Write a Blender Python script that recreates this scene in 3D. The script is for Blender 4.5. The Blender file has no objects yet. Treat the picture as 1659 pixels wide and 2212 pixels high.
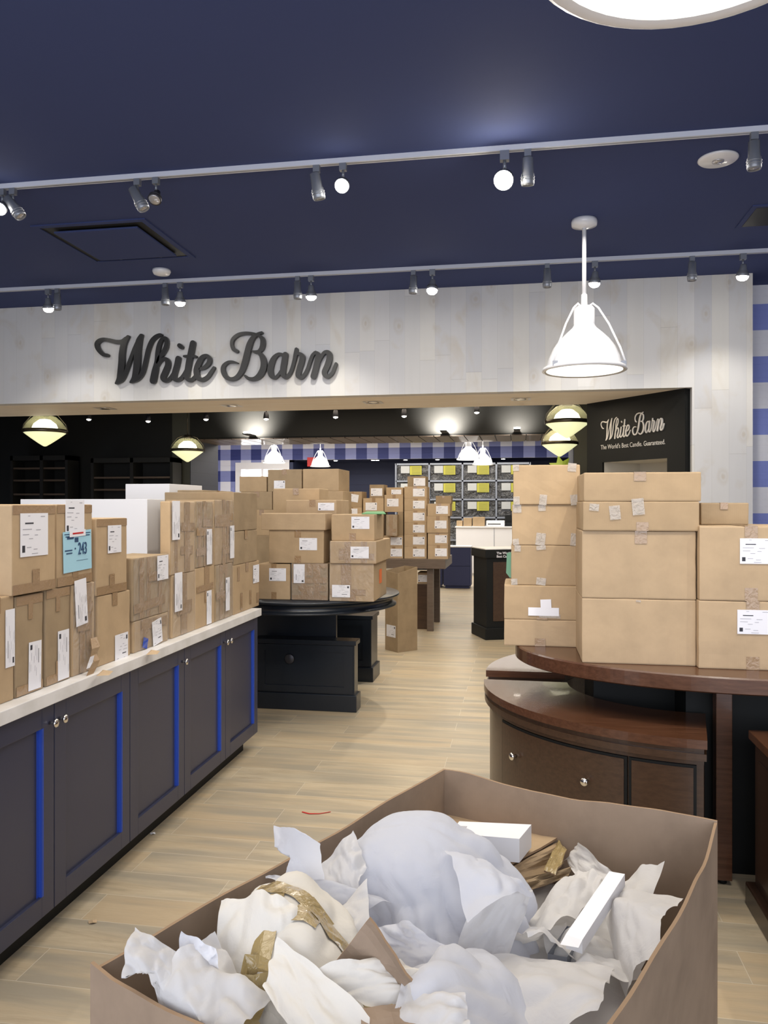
import bpy, bmesh, math, random
from mathutils import Vector, Matrix, noise
from mathutils.bvhtree import BVHTree
random.seed(7)
C = bpy.context.scene.collection
scn = bpy.context.scene
R = math.radians

# ------------------------------------------------------------------ camera, world, lights, exposure
F = 1700.0; H = 1.6; HY = 1092.0; TH = math.atan(292.5/F); SN, CS = math.sin(TH), math.cos(TH)
cam = bpy.data.cameras.new('camera'); cam_o = bpy.data.objects.new('camera', cam); C.objects.link(cam_o)
cam.sensor_fit = 'HORIZONTAL'; cam.sensor_width = 36.0; cam.lens = F/1659*36
cam.shift_y = -(1106-HY)/1659
cam.clip_start = .05; cam.clip_end = 100
cam_o.location = (0, 0, H); cam_o.rotation_euler = (R(90), 0, TH)
scn.camera = cam_o
scn.view_settings.view_transform = 'Standard'; scn.view_settings.look = 'None'
scn.view_settings.exposure = 0.0; scn.view_settings.gamma = 1.0; scn.view_settings.use_curve_mapping = False

W_ = bpy.data.worlds.new('mall_concourse_light'); scn.world = W_; W_.use_nodes = True
W_.node_tree.nodes['Background'].inputs[0].default_value = (.72, .80, 1, 1)
W_.node_tree.nodes['Background'].inputs[1].default_value = 1.0

def light(kind, name, loc, energy, color, size=.1, rot=None, target=None, spot=None, blend=.5, size_y=None):
    l = bpy.data.lights.new(name, kind); l.energy = energy; l.color = color
    if kind == 'AREA':
        l.size = size
        if size_y: l.shape = 'RECTANGLE'; l.size_y = size_y
    else: l.shadow_soft_size = size
    if kind == 'SPOT': l.spot_size = R(spot or 60); l.spot_blend = blend
    o = bpy.data.objects.new(name, l); C.objects.link(o); o.location = loc
    if target is not None:
        o.rotation_euler = (Vector(target)-Vector(loc)).to_track_quat('-Z', 'Y').to_euler()
    elif rot: o.rotation_euler = rot
    return o
WARM = (1, .84, .62); COOL = (.62, .72, 1); NEUT = (1, .93, .82)
# daylight coming in through the wide open storefront behind the photographer
light('AREA', 'storefront_daylight', (-.5, -2.6, 2.0), 230, (.92, .94, 1), 9, rot=(R(90), 0, 0), size_y=3.4)
# added area lamps with no fixtures, standing in for the zones' general ceiling lighting
light('AREA', 'front_zone_fill', (-1.0, 2.2, 3.80), 120, (1, .90, .76), 5.0, size_y=2.5)
light('AREA', 'facade_fill', (-1.0, 5.9, 3.80), 125, (1, .93, .84), 7.0, size_y=1.2)
light('AREA', 'portal_zone_fill', (-2.2, 9.0, 2.76), 45, WARM, 6.0, size_y=.6)
light('AREA', 'middle_zone_fill', (-1.6, 11.4, 3.30), 90, WARM, 5.0, size_y=2.0)
light('AREA', 'back_zone_fill', (-3.0, 17.0, 3.24), 400, (1, .94, .86), 8.0, size_y=3.5)

# ------------------------------------------------------------------ pixel helpers (measurements taken off the photograph)
def ray(px, py):
    u = (px-829.5)/F; v = (HY-py)/F
    return Vector((-SN+u*CS, CS+u*SN, v))
def P(px, py, z):
    d = ray(px, py); t = (z-H)/d.z
    return Vector((d.x*t, d.y*t, z))
def PY(px, py, Y):
    d = ray(px, py); t = Y/d.y
    return Vector((d.x*t, Y, H+d.z*t))
def PX(px, py, X):
    d = ray(px, py); t = X/d.x
    return Vector((X, d.y*t, H+d.z*t))
def XA(px, Y): return PY(px, HY, Y).x
def YA(px, X): return PX(px, HY, X).y

# ------------------------------------------------------------------ materials
def mat(name, col, rough=.6, metal=0, emit=None, es=0, spec=.5, coat=0, alpha=1, trans=0):
    m = bpy.data.materials.new(name); m.use_nodes = True
    b = m.node_tree.nodes['Principled BSDF']
    b.inputs['Base Color'].default_value = (*col, 1); b.inputs['Roughness'].default_value = rough
    b.inputs['Metallic'].default_value = metal; b.inputs['Specular IOR Level'].default_value = spec
    b.inputs['Coat Weight'].default_value = coat; b.inputs['Transmission Weight'].default_value = trans
    b.inputs['Alpha'].default_value = alpha
    if emit: b.inputs['Emission Color'].default_value = (*emit, 1); b.inputs['Emission Strength'].default_value = es
    return m
class NT:
    def __init__(s, m): s.m = m; s.t = m.node_tree; s.b = s.t.nodes['Principled BSDF']
    def n(s, typ, **kw):
        x = s.t.nodes.new(typ)
        for k, v in kw.items():
            if k in ('ins',):
                for a, b in v.items():
                    if isinstance(b, bpy.types.NodeSocket): s.t.links.new(b, x.inputs[a])
                    else: x.inputs[a].default_value = b
            else: setattr(x, k, v)
        return x
    def l(s, a, b): s.t.links.new(a, b)
    def math(s, op, a, b=0, c=0):
        return s.n('ShaderNodeMath', operation=op, ins={0: a, 1: b, 2: c}).outputs[0]
    def ramp(s, fac, stops):
        r = s.n('ShaderNodeValToRGB', ins={0: fac}); e = r.color_ramp.elements
        while len(e) < len(stops): e.new(.5)
        for q, (p, c) in zip(e, stops): q.position = p; q.color = (*c, 1)
        return r.outputs[0]
    def mix(s, fac, a, b, mode='MIX'):
        x = s.n('ShaderNodeMix', data_type='RGBA', blend_type=mode)
        for i, v in ((0, fac), (6, a), (7, b)):
            if isinstance(v, bpy.types.NodeSocket): s.l(v, x.inputs[i])
            else: x.inputs[i].default_value = v if i == 0 else (*v, 1)
        return x.outputs[2]
    def bump(s, h, strength=.3, dist=.01):
        x = s.n('ShaderNodeBump', ins={'Height': h, 'Strength': strength, 'Distance': dist})
        s.l(x.outputs[0], s.b.inputs['Normal'])
    def coord(s, scale=(1, 1, 1), which='Object', loc=(0, 0, 0)):
        tc = s.n('ShaderNodeTexCoord')
        mp = s.n('ShaderNodeMapping', ins={0: tc.outputs[which], 3: scale, 1: loc})
        return mp.outputs[0]
    def pos(s, scale=(1, 1, 1)):
        g = s.n('ShaderNodeNewGeometry')
        return s.n('ShaderNodeMapping', ins={0: g.outputs['Position'], 3: scale}).outputs[0]

def m_cardboard(name, col, var=.10, wear=.5):
    m = mat(name, col, .72, spec=.25); k = NT(m)
    co = k.coord()
    oi = k.n('ShaderNodeObjectInfo')
    ns = k.n('ShaderNodeTexNoise', ins={'Vector': co, 'Scale': 7.0, 'Detail': 5.0, 'Roughness': .6}).outputs[0]
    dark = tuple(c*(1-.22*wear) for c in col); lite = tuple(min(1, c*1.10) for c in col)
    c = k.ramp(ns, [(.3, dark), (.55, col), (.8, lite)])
    hv = k.n('ShaderNodeHueSaturation', ins={'Color': c, 'Value': k.math('MULTIPLY_ADD', oi.outputs['Random'], var*2, 1-var)})
    k.l(hv.outputs[0], k.b.inputs['Base Color'])
    wv = k.n('ShaderNodeTexWave', ins={'Vector': co, 'Scale': 40.0, 'Distortion': .6}, bands_direction='X').outputs[1]
    n2 = k.n('ShaderNodeTexNoise', ins={'Vector': co, 'Scale': 18.0, 'Detail': 3.0}).outputs[0]
    k.bump(k.math('MULTIPLY_ADD', wv, .12, n2), .12, .004)
    return m
M = {}
M['card'] = m_cardboard('kraft_cardboard', (.43, .310, .185))
M['card_lt'] = m_cardboard('pale_kraft_cardboard', (.47, .345, .215), .05)
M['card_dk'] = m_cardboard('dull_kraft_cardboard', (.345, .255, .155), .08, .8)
M['card_bin'] = m_cardboard('coarse_bin_cardboard', (.33, .245, .175), .02, .8)
M['card_edge'] = mat('corrugated_edge', (.30, .20, .12), .9)

def m_tape(name, col, rough=.16, str_=.5):
    m = mat(name, col, rough, spec=.6, coat=.4); k = NT(m)
    ns = k.n('ShaderNodeTexNoise', ins={'Vector': k.coord(), 'Scale': 45.0, 'Detail': 3.0, 'Distortion': 1.2}).outputs[0]
    k.bump(ns, str_, .006)
    return m
M['tape'] = m_tape('brown_packing_tape', (.33, .215, .115))
M['tape_bin'] = m_tape('olive_packing_tape', (.36, .27, .12), .1, .8)
M['tape_clear'] = m_tape('clear_tape_patch', (.62, .56, .48), .06, 1); M['tape_clear'].node_tree.nodes['Principled BSDF'].inputs['Alpha'].default_value = .45
# stretch film over parcels: clear glossy skin
m = mat('clear_stretch_film', (.95, .93, .9), .08, spec=.9); M['film'] = m; k = NT(m)
vo = k.n('ShaderNodeTexNoise', ins={'Vector': k.coord((1, 1, .45)), 'Scale': 16.0, 'Detail': 4.0, 'Distortion': 2.5}).outputs[0]
k.bump(vo, 1.0, .08)
m.node_tree.nodes['Principled BSDF'].inputs['Alpha'].default_value = .13
M['label'] = mat('white_label_paper', (.80, .80, .84), .5)
M['ink'] = mat('black_label_ink', (.03, .03, .04), .6)
M['ink_gray'] = mat('grey_label_ink', (.38, .38, .42), .6)
M['blue_paper'] = mat('pale_blue_paper', (.36, .62, .74), .6)
M['navy_ink'] = mat('dark_blue_ink', (.02, .06, .14), .6)

# ceiling
m = mat('navy_ceiling_paint', (.050, .068, .175), .85, spec=.2); M['ceil'] = m; k = NT(m)
ns = k.n('ShaderNodeTexNoise', ins={'Vector': k.pos(), 'Scale': 60.0, 'Detail': 2.0}).outputs[0]; k.bump(ns, .08, .002)
M['navy'] = mat('navy_cabinet_paint', (.030, .034, .068), .32)
M['navy_back'] = mat('navy_back_paint', (.025, .035, .12), .5)
M['white_paint'] = mat('white_satin_paint', (.78, .78, .80), .35)
M['white_metal'] = mat('white_enamel', (.82, .83, .86), .25, coat=.4)
M['track_white'] = mat('white_track_metal', (.62, .65, .74), .4)
M['alu'] = mat('grey_lamp_metal', (.27, .29, .33), .35, metal=.5)
M['alu_dk'] = mat('dark_lamp_metal', (.05, .05, .06), .4, metal=.6)
M['black'] = mat('black_paint', (.008, .009, .009), .55, spec=.25)
M['black_mid'] = mat('black_wall_paint', (.012, .012, .011), .7)
M['black_furn'] = mat('black_lacquered_wood', (.010, .014, .021), .28)
M['olive'] = mat('grey_green_pillar_paint', (.075, .075, .060), .6)
M['chrome'] = mat('polished_nickel', (.75, .72, .66), .16, metal=1)
M['blue_tape'] = mat('blue_masking_tape', (.018, .065, .42), .55)
M['letters'] = mat('charcoal_sign_letters', (.022, .022, .022), .38)
M['silver_ink'] = mat('silver_lettering', (.62, .60, .56), .45)
M['lamp_on'] = mat('lit_lamp_face', (1, 1, 1), .5, emit=(1, .93, .80), es=45)
M['lamp_hot'] = mat('lit_lamp_face_hot', (1, 1, 1), .5, emit=(1, .90, .72), es=160)
M['lamp_dim'] = mat('lit_lamp_small', (1, 1, 1), .5, emit=(1, .95, .85), es=14)
M['lens'] = mat('unlit_lamp_lens', (.5, .5, .52), .1, metal=.6)
M['opal'] = mat('glowing_opal_glass', (.9, .88, .6), .3, emit=(.90, .90, .50), es=.85)
M['bulb'] = mat('glowing_bulb', (1, 1, 1), .3, emit=(1, .96, .70), es=4.5)
m = mat('amber_clear_glass', (.85, .82, .55), .05, alpha=.30); M['glass'] = m
M['bronze'] = mat('dark_bronze_band', (.10, .085, .06), .3, metal=.8)
M['shade_in'] = mat('lit_shade_inside', (.9, .9, .85), .5, emit=(1, .97, .86), es=1.3)
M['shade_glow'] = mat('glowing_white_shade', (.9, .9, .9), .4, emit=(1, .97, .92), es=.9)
M['yellow_paper'] = mat('yellow_notice_paper', (.42, .40, .045), .6)
M['notice'] = mat('grey_white_notice_paper', (.42, .43, .42), .5)
M['red'] = mat('red_plastic', (.50, .02, .02), .5)
M['green'] = mat('green_plastic', (.02, .25, .07), .4)
M['mint'] = mat('mint_paper', (.16, .36, .24), .6)
M['lime'] = mat('lime_foil', (.42, .55, .08), .35)
M['niche'] = mat('lit_niche_paint', (.55, .52, .45), .7)
M['orange'] = mat('orange_sticker', (.75, .18, .05), .6)
M['quartz'] = mat('white_quartz_top', (.62, .60, .58), .35)
k = NT(M['quartz']); ns = k.n('ShaderNodeTexNoise', ins={'Vector': k.pos(), 'Scale': 9.0, 'Detail': 6.0}).outputs[0]
k.l(k.ramp(ns, [(.35, (.66, .65, .63)), (.6, (.76, .75, .74))]), k.b.inputs['Base Color'])

def m_wood(name, c1, c2, rough, scale=(1, 12, 12)):
    m = mat(name, c1, rough, spec=.5, coat=.15); k = NT(m)
    ns = k.n('ShaderNodeTexNoise', ins={'Vector': k.pos(scale), 'Scale': 6.0, 'Detail': 8.0, 'Roughness': .65}).outputs[0]
    k.l(k.ramp(ns, [(.3, c1), (.7, c2)]), k.b.inputs['Base Color']); k.bump(ns, .08, .002)
    return m
M['walnut'] = m_wood('brown_stained_wood', (.065, .026, .013), (.115, .050, .026), .26)
M['walnut_dk'] = m_wood('dark_stained_wood', (.042, .022, .012), (.072, .038, .021), .32)
M['espresso'] = m_wood('espresso_stained_wood', (.022, .011, .007), (.036, .019, .012), .3)
M['grey_wood'] = m_wood('greyish_brown_wood', (.09, .065, .045), (.14, .10, .075), .5)

# floor: pale wood-look planks laid across the aisle
m = mat('pale_wood_plank_tile', (.5, .45, .36), .38); M['floor'] = m; k = NT(m)
p = k.pos()
bk = k.n('ShaderNodeTexBrick', ins={'Vector': p, 'Color1': (0, 0, 0, 1), 'Color2': (1, 1, 1, 1), 'Mortar': (.5, .5, .5, 1), 'Scale': 1.0,
      'Mortar Size': .0015, 'Mortar Smooth': .1, 'Bias': 0.0, 'Brick Width': 1.22, 'Row Height': .20}, offset=.37, offset_frequency=2)
sep = k.n('ShaderNodeSeparateColor', ins={0: bk.outputs[0]}).outputs[0]
pv = k.n('ShaderNodeCombineXYZ', ins={2: k.math('MULTIPLY', sep, 40.0)}).outputs[0]
pp = k.n('ShaderNodeVectorMath', operation='ADD', ins={0: k.pos((1.3, 11, 1)), 1: pv}).outputs[0]
ns = k.n('ShaderNodeTexNoise', ins={'Vector': pp, 'Scale': 1.5, 'Detail': 9.0, 'Roughness': .72, 'Distortion': .9}).outputs[0]
ns2 = k.n('ShaderNodeTexNoise', ins={'Vector': pp, 'Scale': .9, 'Detail': 3.0}).outputs[0]
c1 = k.ramp(ns, [(.25, (.25, .20, .135)), (.45, (.47, .39, .27)), (.60, (.55, .47, .335)), (.82, (.40, .36, .28))])
c2 = k.mix(k.math('MULTIPLY', sep, .75), c1, (.49, .375, .235))
c3 = k.mix(k.ramp(ns2, [(.42, (0, 0, 0)), (.64, (.85, .85, .85))]), c2, (.33, .295, .23))
fine = k.n('ShaderNodeTexNoise', ins={'Vector': k.pos((3, 30, 1)), 'Scale': 4.0, 'Detail': 8.0, 'Roughness': .75}).outputs[0]
c3 = k.mix(k.math('MULTIPLY', k.ramp(fine, [(.45, (0, 0, 0)), (.75, (1, 1, 1))]), .35), c3, (.33, .27, .19))
c4 = k.mix(k.math('MULTIPLY', bk.outputs[1], .75), c3, (.62, .57, .46))
k.l(c4, k.b.inputs['Base Color'])
k.l(k.math('MULTIPLY_ADD', ns, .25, .26), k.b.inputs['Roughness'])
k.bump(k.math('MULTIPLY_ADD', bk.outputs[1], -1.0, k.math('MULTIPLY', ns, .25)), .12, .004)

# whitewashed vertical planks
def m_planks(name, w, cols, knots=True, axis=0, rough=.6, offz=0):
    m = mat(name, cols[0], rough); k = NT(m)
    g = k.n('ShaderNodeNewGeometry')
    s = k.n('ShaderNodeSeparateXYZ', ins={0: g.outputs['Position']})
    x = k.math('DIVIDE', k.math('ADD', s.outputs[axis], 20.03), w)
    idx = k.math('FLOOR', x); fr = k.math('FRACT', x)
    # boards are joined end to end: a joint height of its own for every board
    jh = k.n('ShaderNodeTexWhiteNoise', noise_dimensions='1D', ins={'W': k.math('ADD', idx, 3.7)}).outputs[0]
    zz = k.math('ADD', k.math('DIVIDE', s.outputs[2 if axis != 2 else 0], 1.9), k.math('MULTIPLY', jh, 5.0))
    seg = k.math('FLOOR', zz); fz = k.math('FRACT', zz)
    rnd = k.n('ShaderNodeTexWhiteNoise', noise_dimensions='1D', ins={'W': k.math('MULTIPLY_ADD', seg, 17.3, idx)}).outputs[0]
    base = k.ramp(rnd, [(i/(len(cols)-1), c) for i, c in enumerate(cols)])
    st = (9, 9, 1.0) if axis != 2 else (1, 1, 9)
    ns = k.n('ShaderNodeTexNoise', ins={'Vector': k.pos(st), 'Scale': 1.6, 'Detail': 6.0, 'Distortion': .6}).outputs[0]
    c = k.mix(k.math('MULTIPLY', ns, .25), base, tuple(v*.72 for v in cols[0]))
    if knots:
        blot = k.n('ShaderNodeTexNoise', ins={'Vector': k.pos((2.2, 2.2, 1.5)), 'Scale': 1.3, 'Detail': 4.0, 'Distortion': 1.0}).outputs[0]
        c = k.mix(k.ramp(blot, [(.55, (0, 0, 0)), (.72, (.55, .55, .55))]), c, (.55, .50, .42))
        v2 = k.n('ShaderNodeCombineXYZ', ins={0: k.math('MULTIPLY_ADD', s.outputs[0], 1.7, k.math('MULTIPLY', ns, .15)), 1: k.math('MULTIPLY', s.outputs[2], 1.05)}).outputs[0]
        vo = k.n('ShaderNodeTexVoronoi', voronoi_dimensions='2D', ins={'Vector': v2, 'Scale': 1.25, 'Randomness': 1.0}).outputs[0]
        c = k.mix(k.ramp(vo, [(.02, (.45, .45, .45)), (.05, (.10, .10, .10)), (.08, (.22, .22, .22)), (.14, (0, 0, 0))]), c, (.45, .38, .28))
    line = k.math('LESS_THAN', fr, .012 if knots else .03)
    line2 = k.math('LESS_THAN', fz, .0025)
    lm = k.math('MAXIMUM', line, line2)
    c = k.mix(k.math('MULTIPLY', lm, .35 if knots else .6), c, tuple(v*.4 for v in cols[0]))
    k.l(c, k.b.inputs['Base Color'])
    k.bump(k.math('MULTIPLY_ADD', lm, -1.0, k.math('MULTIPLY', ns, .15)), .3, .004)
    return m
M['whitewash'] = m_planks('whitewashed_pine_boards', .165, [(.66, .66, .66), (.58, .59, .62), (.70, .69, .66), (.63, .63, .64), (.72, .72, .72)])
M['soffit'] = mat('pale_pine_soffit', (.62, .50, .37), .6)
k = NT(M['soffit']); ns = k.n('ShaderNodeTexNoise', ins={'Vector': k.pos((1, 9, 9)), 'Scale': 2.0, 'Detail': 6.0}).outputs[0]
k.l(k.ramp(ns, [(.3, (.88, .78, .65)), (.7, (.93, .86, .76))]), k.b.inputs['Base Color'])
M['navy_planks'] = m_planks('navy_boards', .22, [(.030, .036, .060), (.036, .042, .070)], knots=False, axis=2)
M['navy_far'] = m_planks('navy_far_boards', .30, [(.022, .030, .080), (.026, .036, .092)], knots=False, axis=2)

def m_gingham(name, s, axis=0, ox=0, oz=0, brick=False, mid=(.22, .25, .50)):
    m = mat(name, (.7, .7, .8), .55); k = NT(m)
    g = k.n('ShaderNodeNewGeometry'); q = k.n('ShaderNodeSeparateXYZ', ins={0: g.outputs['Position']})
    def par(o, off):
        return k.math('MODULO', k.math('FLOOR', k.math('DIVIDE', k.math('ADD', o, 40*s+off), s)), 2.0)
    a = par(q.outputs[axis], ox); b = par(q.outputs[2], oz)
    sm = k.math('DIVIDE', k.math('ADD', a, b), 2.0)
    c = k.ramp(sm, [(0, (.72, .73, .80)), (.5, mid), (1, (.020, .032, .17))])
    c.node.color_ramp.interpolation = 'LINEAR'
    k.l(c, k.b.inputs['Base Color'])
    sw = k.n('ShaderNodeCombineXYZ', ins={0: q.outputs[axis], 1: q.outputs[2]}).outputs[0]
    bk = k.n('ShaderNodeTexBrick', ins={'Vector': sw, 'Scale': 1.0, 'Mortar Size': .006, 'Brick Width': .21 if brick else 2.4, 'Row Height': .072 if brick else .14})
    k.bump(k.math('MULTIPLY', bk.outputs[1], -1.0), .6, .01)
    return m
M['gingham'] = m_gingham('navy_gingham_painted_boards', .285, 0, -.10, .330)
M['gingham_brick'] = m_gingham('gingham_painted_brick', .2765, 0, -.205, .1416, True, (.20, .25, .62))

def m_paper(name, col, tl=.35):
    m = bpy.data.materials.new(name); m.use_nodes = True; nt = m.node_tree; nt.nodes.remove(nt.nodes['Principled BSDF'])
    out = nt.nodes['Material Output']
    d = nt.nodes.new('ShaderNodeBsdfDiffuse'); d.inputs[0].default_value = (*col, 1)
    t = nt.nodes.new('ShaderNodeBsdfTranslucent'); t.inputs[0].default_value = (*col, 1)
    x = nt.nodes.new('ShaderNodeMixShader'); x.inputs[0].default_value = tl
    nt.links.new(d.outputs[0], x.inputs[1]); nt.links.new(t.outputs[0], x.inputs[2])
    ns = nt.nodes.new('ShaderNodeTexNoise'); ns.inputs['Scale'].default_value = 14; ns.inputs['Detail'].default_value = 5; ns.inputs['Distortion'].default_value = 1.5
    tc = nt.nodes.new('ShaderNodeTexCoord'); nt.links.new(tc.outputs['Object'], ns.inputs[0])
    b = nt.nodes.new('ShaderNodeBump'); b.inputs['Strength'].default_value = .35; b.inputs['Distance'].default_value = .012
    nt.links.new(ns.outputs[0], b.inputs['Height']); nt.links.new(b.outputs[0], d.inputs['Normal'])
    nt.links.new(x.outputs[0], out.inputs[0])
    return m
M['tissue'] = m_paper('white_tissue_paper', (.78, .77, .76))
M['tissue_cool'] = m_paper('thin_white_foam_wrap', (.80, .82, .88), .45)
M['tissue_warm'] = m_paper('cream_wrapping_paper', (.84, .81, .74), .25)

# ------------------------------------------------------------------ mesh helpers
class MB:
    def __init__(s): s.v = []; s.f = []; s.mi = []; s.mats = []; s.smooth = []
    def mat_i(s, m):
        if m not in s.mats: s.mats.append(m)
        return s.mats.index(m)
    def add(s, vs, fs, m=None, smooth=False):
        o = len(s.v); s.v += [tuple(v) for v in vs]; i = s.mat_i(m)
        for f in fs: s.f.append(tuple(a+o for a in f)); s.mi.append(i); s.smooth.append(smooth)
        return s
    def box(s, a, b, m=None):
        (x0, y0, z0), (x1, y1, z1) = a, b
        return s.add([(x0, y0, z0), (x1, y0, z0), (x1, y1, z0), (x0, y1, z0), (x0, y0, z1), (x1, y0, z1), (x1, y1, z1), (x0, y1, z1)],
                     [(0, 3, 2, 1), (4, 5, 6, 7), (0, 1, 5, 4), (1, 2, 6, 5), (2, 3, 7, 6), (3, 0, 4, 7)], m)
    def bbox(s, a, b, m=None, bev=.004):     # bevelled box
        bm = bmesh.new(); bmesh.ops.create_cube(bm, size=1)
        A, B = Vector(a), Vector(b)
        for v in bm.verts: v.co = Vector([(A[i]+B[i])/2+v.co[i]*(B[i]-A[i]) for i in range(3)])
        bmesh.ops.bevel(bm, geom=bm.edges[:], offset=bev, segments=2, affect='EDGES', profile=.6)
        bm.verts.index_update()
        s.add([v.co[:] for v in bm.verts], [[v.index for v in f.verts] for f in bm.faces], m); bm.free(); return s
    def lathe(s, prof, c=(0, 0, 0), n=32, m=None, axis='Z', smooth=True, rot=None):
        vs = []; fs = []
        for r, z in prof:
            for i in range(n):
                a = 2*math.pi*i/n; p = Vector((r*math.cos(a), r*math.sin(a), z))
                if rot is not None: p = rot @ p
                vs.append(Vector(c)+p)
        for j in range(len(prof)-1):
            for i in range(n):
                k2 = (i+1) % n; fs.append((j*n+i, j*n+k2, (j+1)*n+k2, (j+1)*n+i))
        if prof[0][0] > 1e-6: fs.append(tuple(reversed(range(n))))
        if prof[-1][0] > 1e-6: fs.append(tuple(range((len(prof)-1)*n, len(prof)*n)))
        return s.add(vs, fs, m, smooth)
    def tube(s, pts, r, n=8, m=None):
        pts = [Vector(p) for p in pts]; vs = []; fs = []
        for i, p in enumerate(pts):
            d = (pts[min(i+1, len(pts)-1)]-pts[max(i-1, 0)]).normalized()
            q = d.to_track_quat('Z', 'Y')
            for j in range(n):
                a = 2*math.pi*j/n; vs.append(p+q @ Vector((r*math.cos(a), r*math.sin(a), 0)))
        for i in range(len(pts)-1):
            for j in range(n):
                k2 = (j+1) % n; fs.append((i*n+j, i*n+k2, (i+1)*n+k2, (i+1)*n+j))
        fs.append(tuple(reversed(range(n)))); fs.append(tuple(range((len(pts)-1)*n, len(pts)*n)))
        return s.add(vs, fs, m, True)
    def prism(s, poly, z0, z1, m=None):       # poly counter-clockwise in xy
        n = len(poly)
        vs = [(x, y, z0) for x, y in poly]+[(x, y, z1) for x, y in poly]
        fs = [tuple(reversed(range(n))), tuple(range(n, 2*n))]+[(i, (i+1) % n, n+(i+1) % n, n+i) for i in range(n)]
        return s.add(vs, fs, m)
    def build(s, name, m=None, parent=None, loc=None):
        me = bpy.data.meshes.new(name); me.from_pydata(s.v, [], s.f); 
        for i, mm in enumerate(s.mats): me.materials.append(M[mm] if isinstance(mm, str) else (mm or M[m]))
        me.polygons.foreach_set('material_index', s.mi); me.polygons.foreach_set('use_smooth', s.smooth); me.update()
        o = bpy.data.objects.new(name, me); C.objects.link(o)
        if parent is not None: o.parent = parent
        if loc is not None: o.location = loc
        return o
def tag(o, label=None, cat=None, group=None, kind=None):
    for k_, v in (('label', label), ('category', cat), ('group', group), ('kind', kind)):
        if v: o[k_] = v
    return o
def thing(name, label, cat, loc=(0, 0, 0), rotz=0, group=None):
    o = bpy.data.objects.new(name, None); C.objects.link(o); o.empty_display_size = .05
    o.location = loc; o.rotation_euler = (0, 0, rotz)
    return tag(o, label, cat, group)
def struct(name, mb, m=None): return tag(mb.build(name, m), kind='structure')

# ------------------------------------------------------------------ the setting
CZ = 3.93; FY = 8.40; FY2 = 9.60; OZ = 2.80
b = MB().box((-9, -3, -.1), (7, 24, 0)); struct('floor', b, 'floor')
b = MB().box((-9, -3, CZ), (7, FY, CZ+.1)); b.box((XA(1626, FY), FY, CZ), (7, 8.9, CZ+.1)); struct('ceiling', b, 'ceil')
XR = XA(1495, FY); XE = XA(1626, FY)
b = MB().box((-9, FY, OZ), (XR, FY+.15, CZ), 'whitewash').box((XR, FY, 0), (XE, FY+.5, CZ), 'whitewash')
b.box((-9, FY, 0), (-7.2, FY+.15, OZ), 'whitewash')
struct('wall_back', b)
b = MB().box((-9, FY+.15, OZ), (XR, FY2, OZ+.06), 'soffit').box((-9, FY2-.03, OZ+.06), (XR, FY2, CZ), 'black_mid')
struct('trim_1', b)
b = MB().box((XE, 8.87, 0), (7, 8.97, CZ), 'gingham_brick'); struct('wall_back_right', b)
b = MB().box((6.9, -3, 0), (7, 8.9, CZ), 'whitewash'); struct('wall_right', b)
b = MB().box((-9.1, -3, 0), (-9, FY, CZ), 'whitewash'); struct('wall_left', b)
# middle zone
MC = 3.36; PY0 = 13.2; PY1 = 14.5
XP0 = XA(410, PY0); XP1 = XA(1240, PY0)
b = MB().box((-10.1, FY2, MC), (3.2, PY0, MC+.1)); struct('ceiling_middle', b, 'black_mid')
b = MB().box((-10.1, FY, 0), (-10, PY0+.1, MC)).box((-10, FY, 0), (-9, FY+.1, MC)).box((-10, FY+.1, MC), (-9, FY2, MC+.1)); struct('wall_middle_left', b, 'black_mid')
b = MB().box((3.1, FY2-.7, 0), (3.2, PY0, MC)); struct('wall_middle_right', b, 'black_mid')
b = MB().box((-10, PY0, 0), (XA(372, PY0), PY0+.2, MC), 'black_mid').box((XA(372, PY0), PY0, 0), (XP0, PY1-.01, MC), 'olive')
b.box((XP0, PY0, OZ), (XP1, PY0+.15, MC), 'black_mid').box((XP1, PY0, 0), (XP1+.35, PY1-.01, MC), 'olive').box((XP1+.35, PY0, 0), (3.2, PY0+.2, MC), 'black_mid')
struct('wall_middle_back', b)
b = MB().box((XP0-.001, PY0+.01, 0), (XP0+.012, PY1, OZ), 'navy_planks'); b.box((XP1-.012, PY0+.01, 0), (XP1+.001, PY1, OZ), 'navy_planks'); struct('trim_2', b)
b = MB().box((XP0, PY0+.02, OZ-.02), (XP1, PY1, OZ+.02), 'black')
nx = 26
for i in range(nx):       # dark boards of the inner portal's underside, with open joints
    x0 = XP0+(XP1-XP0)*i/nx
    b.box((x0+.008, PY0+.03, OZ-.035), (x0+(XP1-XP0)/nx-.008, PY1-.01, OZ-.02), 'grey_wood')
struct('trim_3', b)
# back zone
BY = 20.0; BC = 3.34; XN = XA(633, BY)
b = MB().box((-11, PY1, BC), (4.1, BY+2, BC+.1)); struct('ceiling_back', b, 'white_paint')
b = MB().box((-11, PY1-.1, 0), (-10.9, BY, BC), 'gingham').box((-11, PY1, 0), (XA(372, PY0), PY1+.08, BC), 'white_paint').box((XP1+.35, PY1, 0), (4.1, PY1+.08, BC), 'white_paint').box((XP0, PY1-.05, OZ), (XP1, PY1+.02, BC), 'white_paint')
struct('wall_far_left', b)
b = MB().box((4.0, PY1, 0), (4.1, BY+2, BC), 'gingham'); struct('wall_far_right', b)
b = MB().box((XN, BY, 2.80), (4.0, BY+.12, BC), 'gingham').box((-10.9, BY, 0), (XA(509, BY), BY+.12, BC), 'gingham')
b.box((XA(509, BY), BY, 2.74), (XN, BY+.12, BC), 'gingham')
struct('wall_far_back', b)
b = MB().box((XN-.1, BY, 0), (XN, BY+1.6, 2.8), 'navy_far').box((XN, BY+1.5, 0), (4.0, BY+1.6, 2.8), 'navy_far').box((XN, BY+.12, 2.8), (4.0, BY+1.6, 2.86), 'navy_far')
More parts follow.
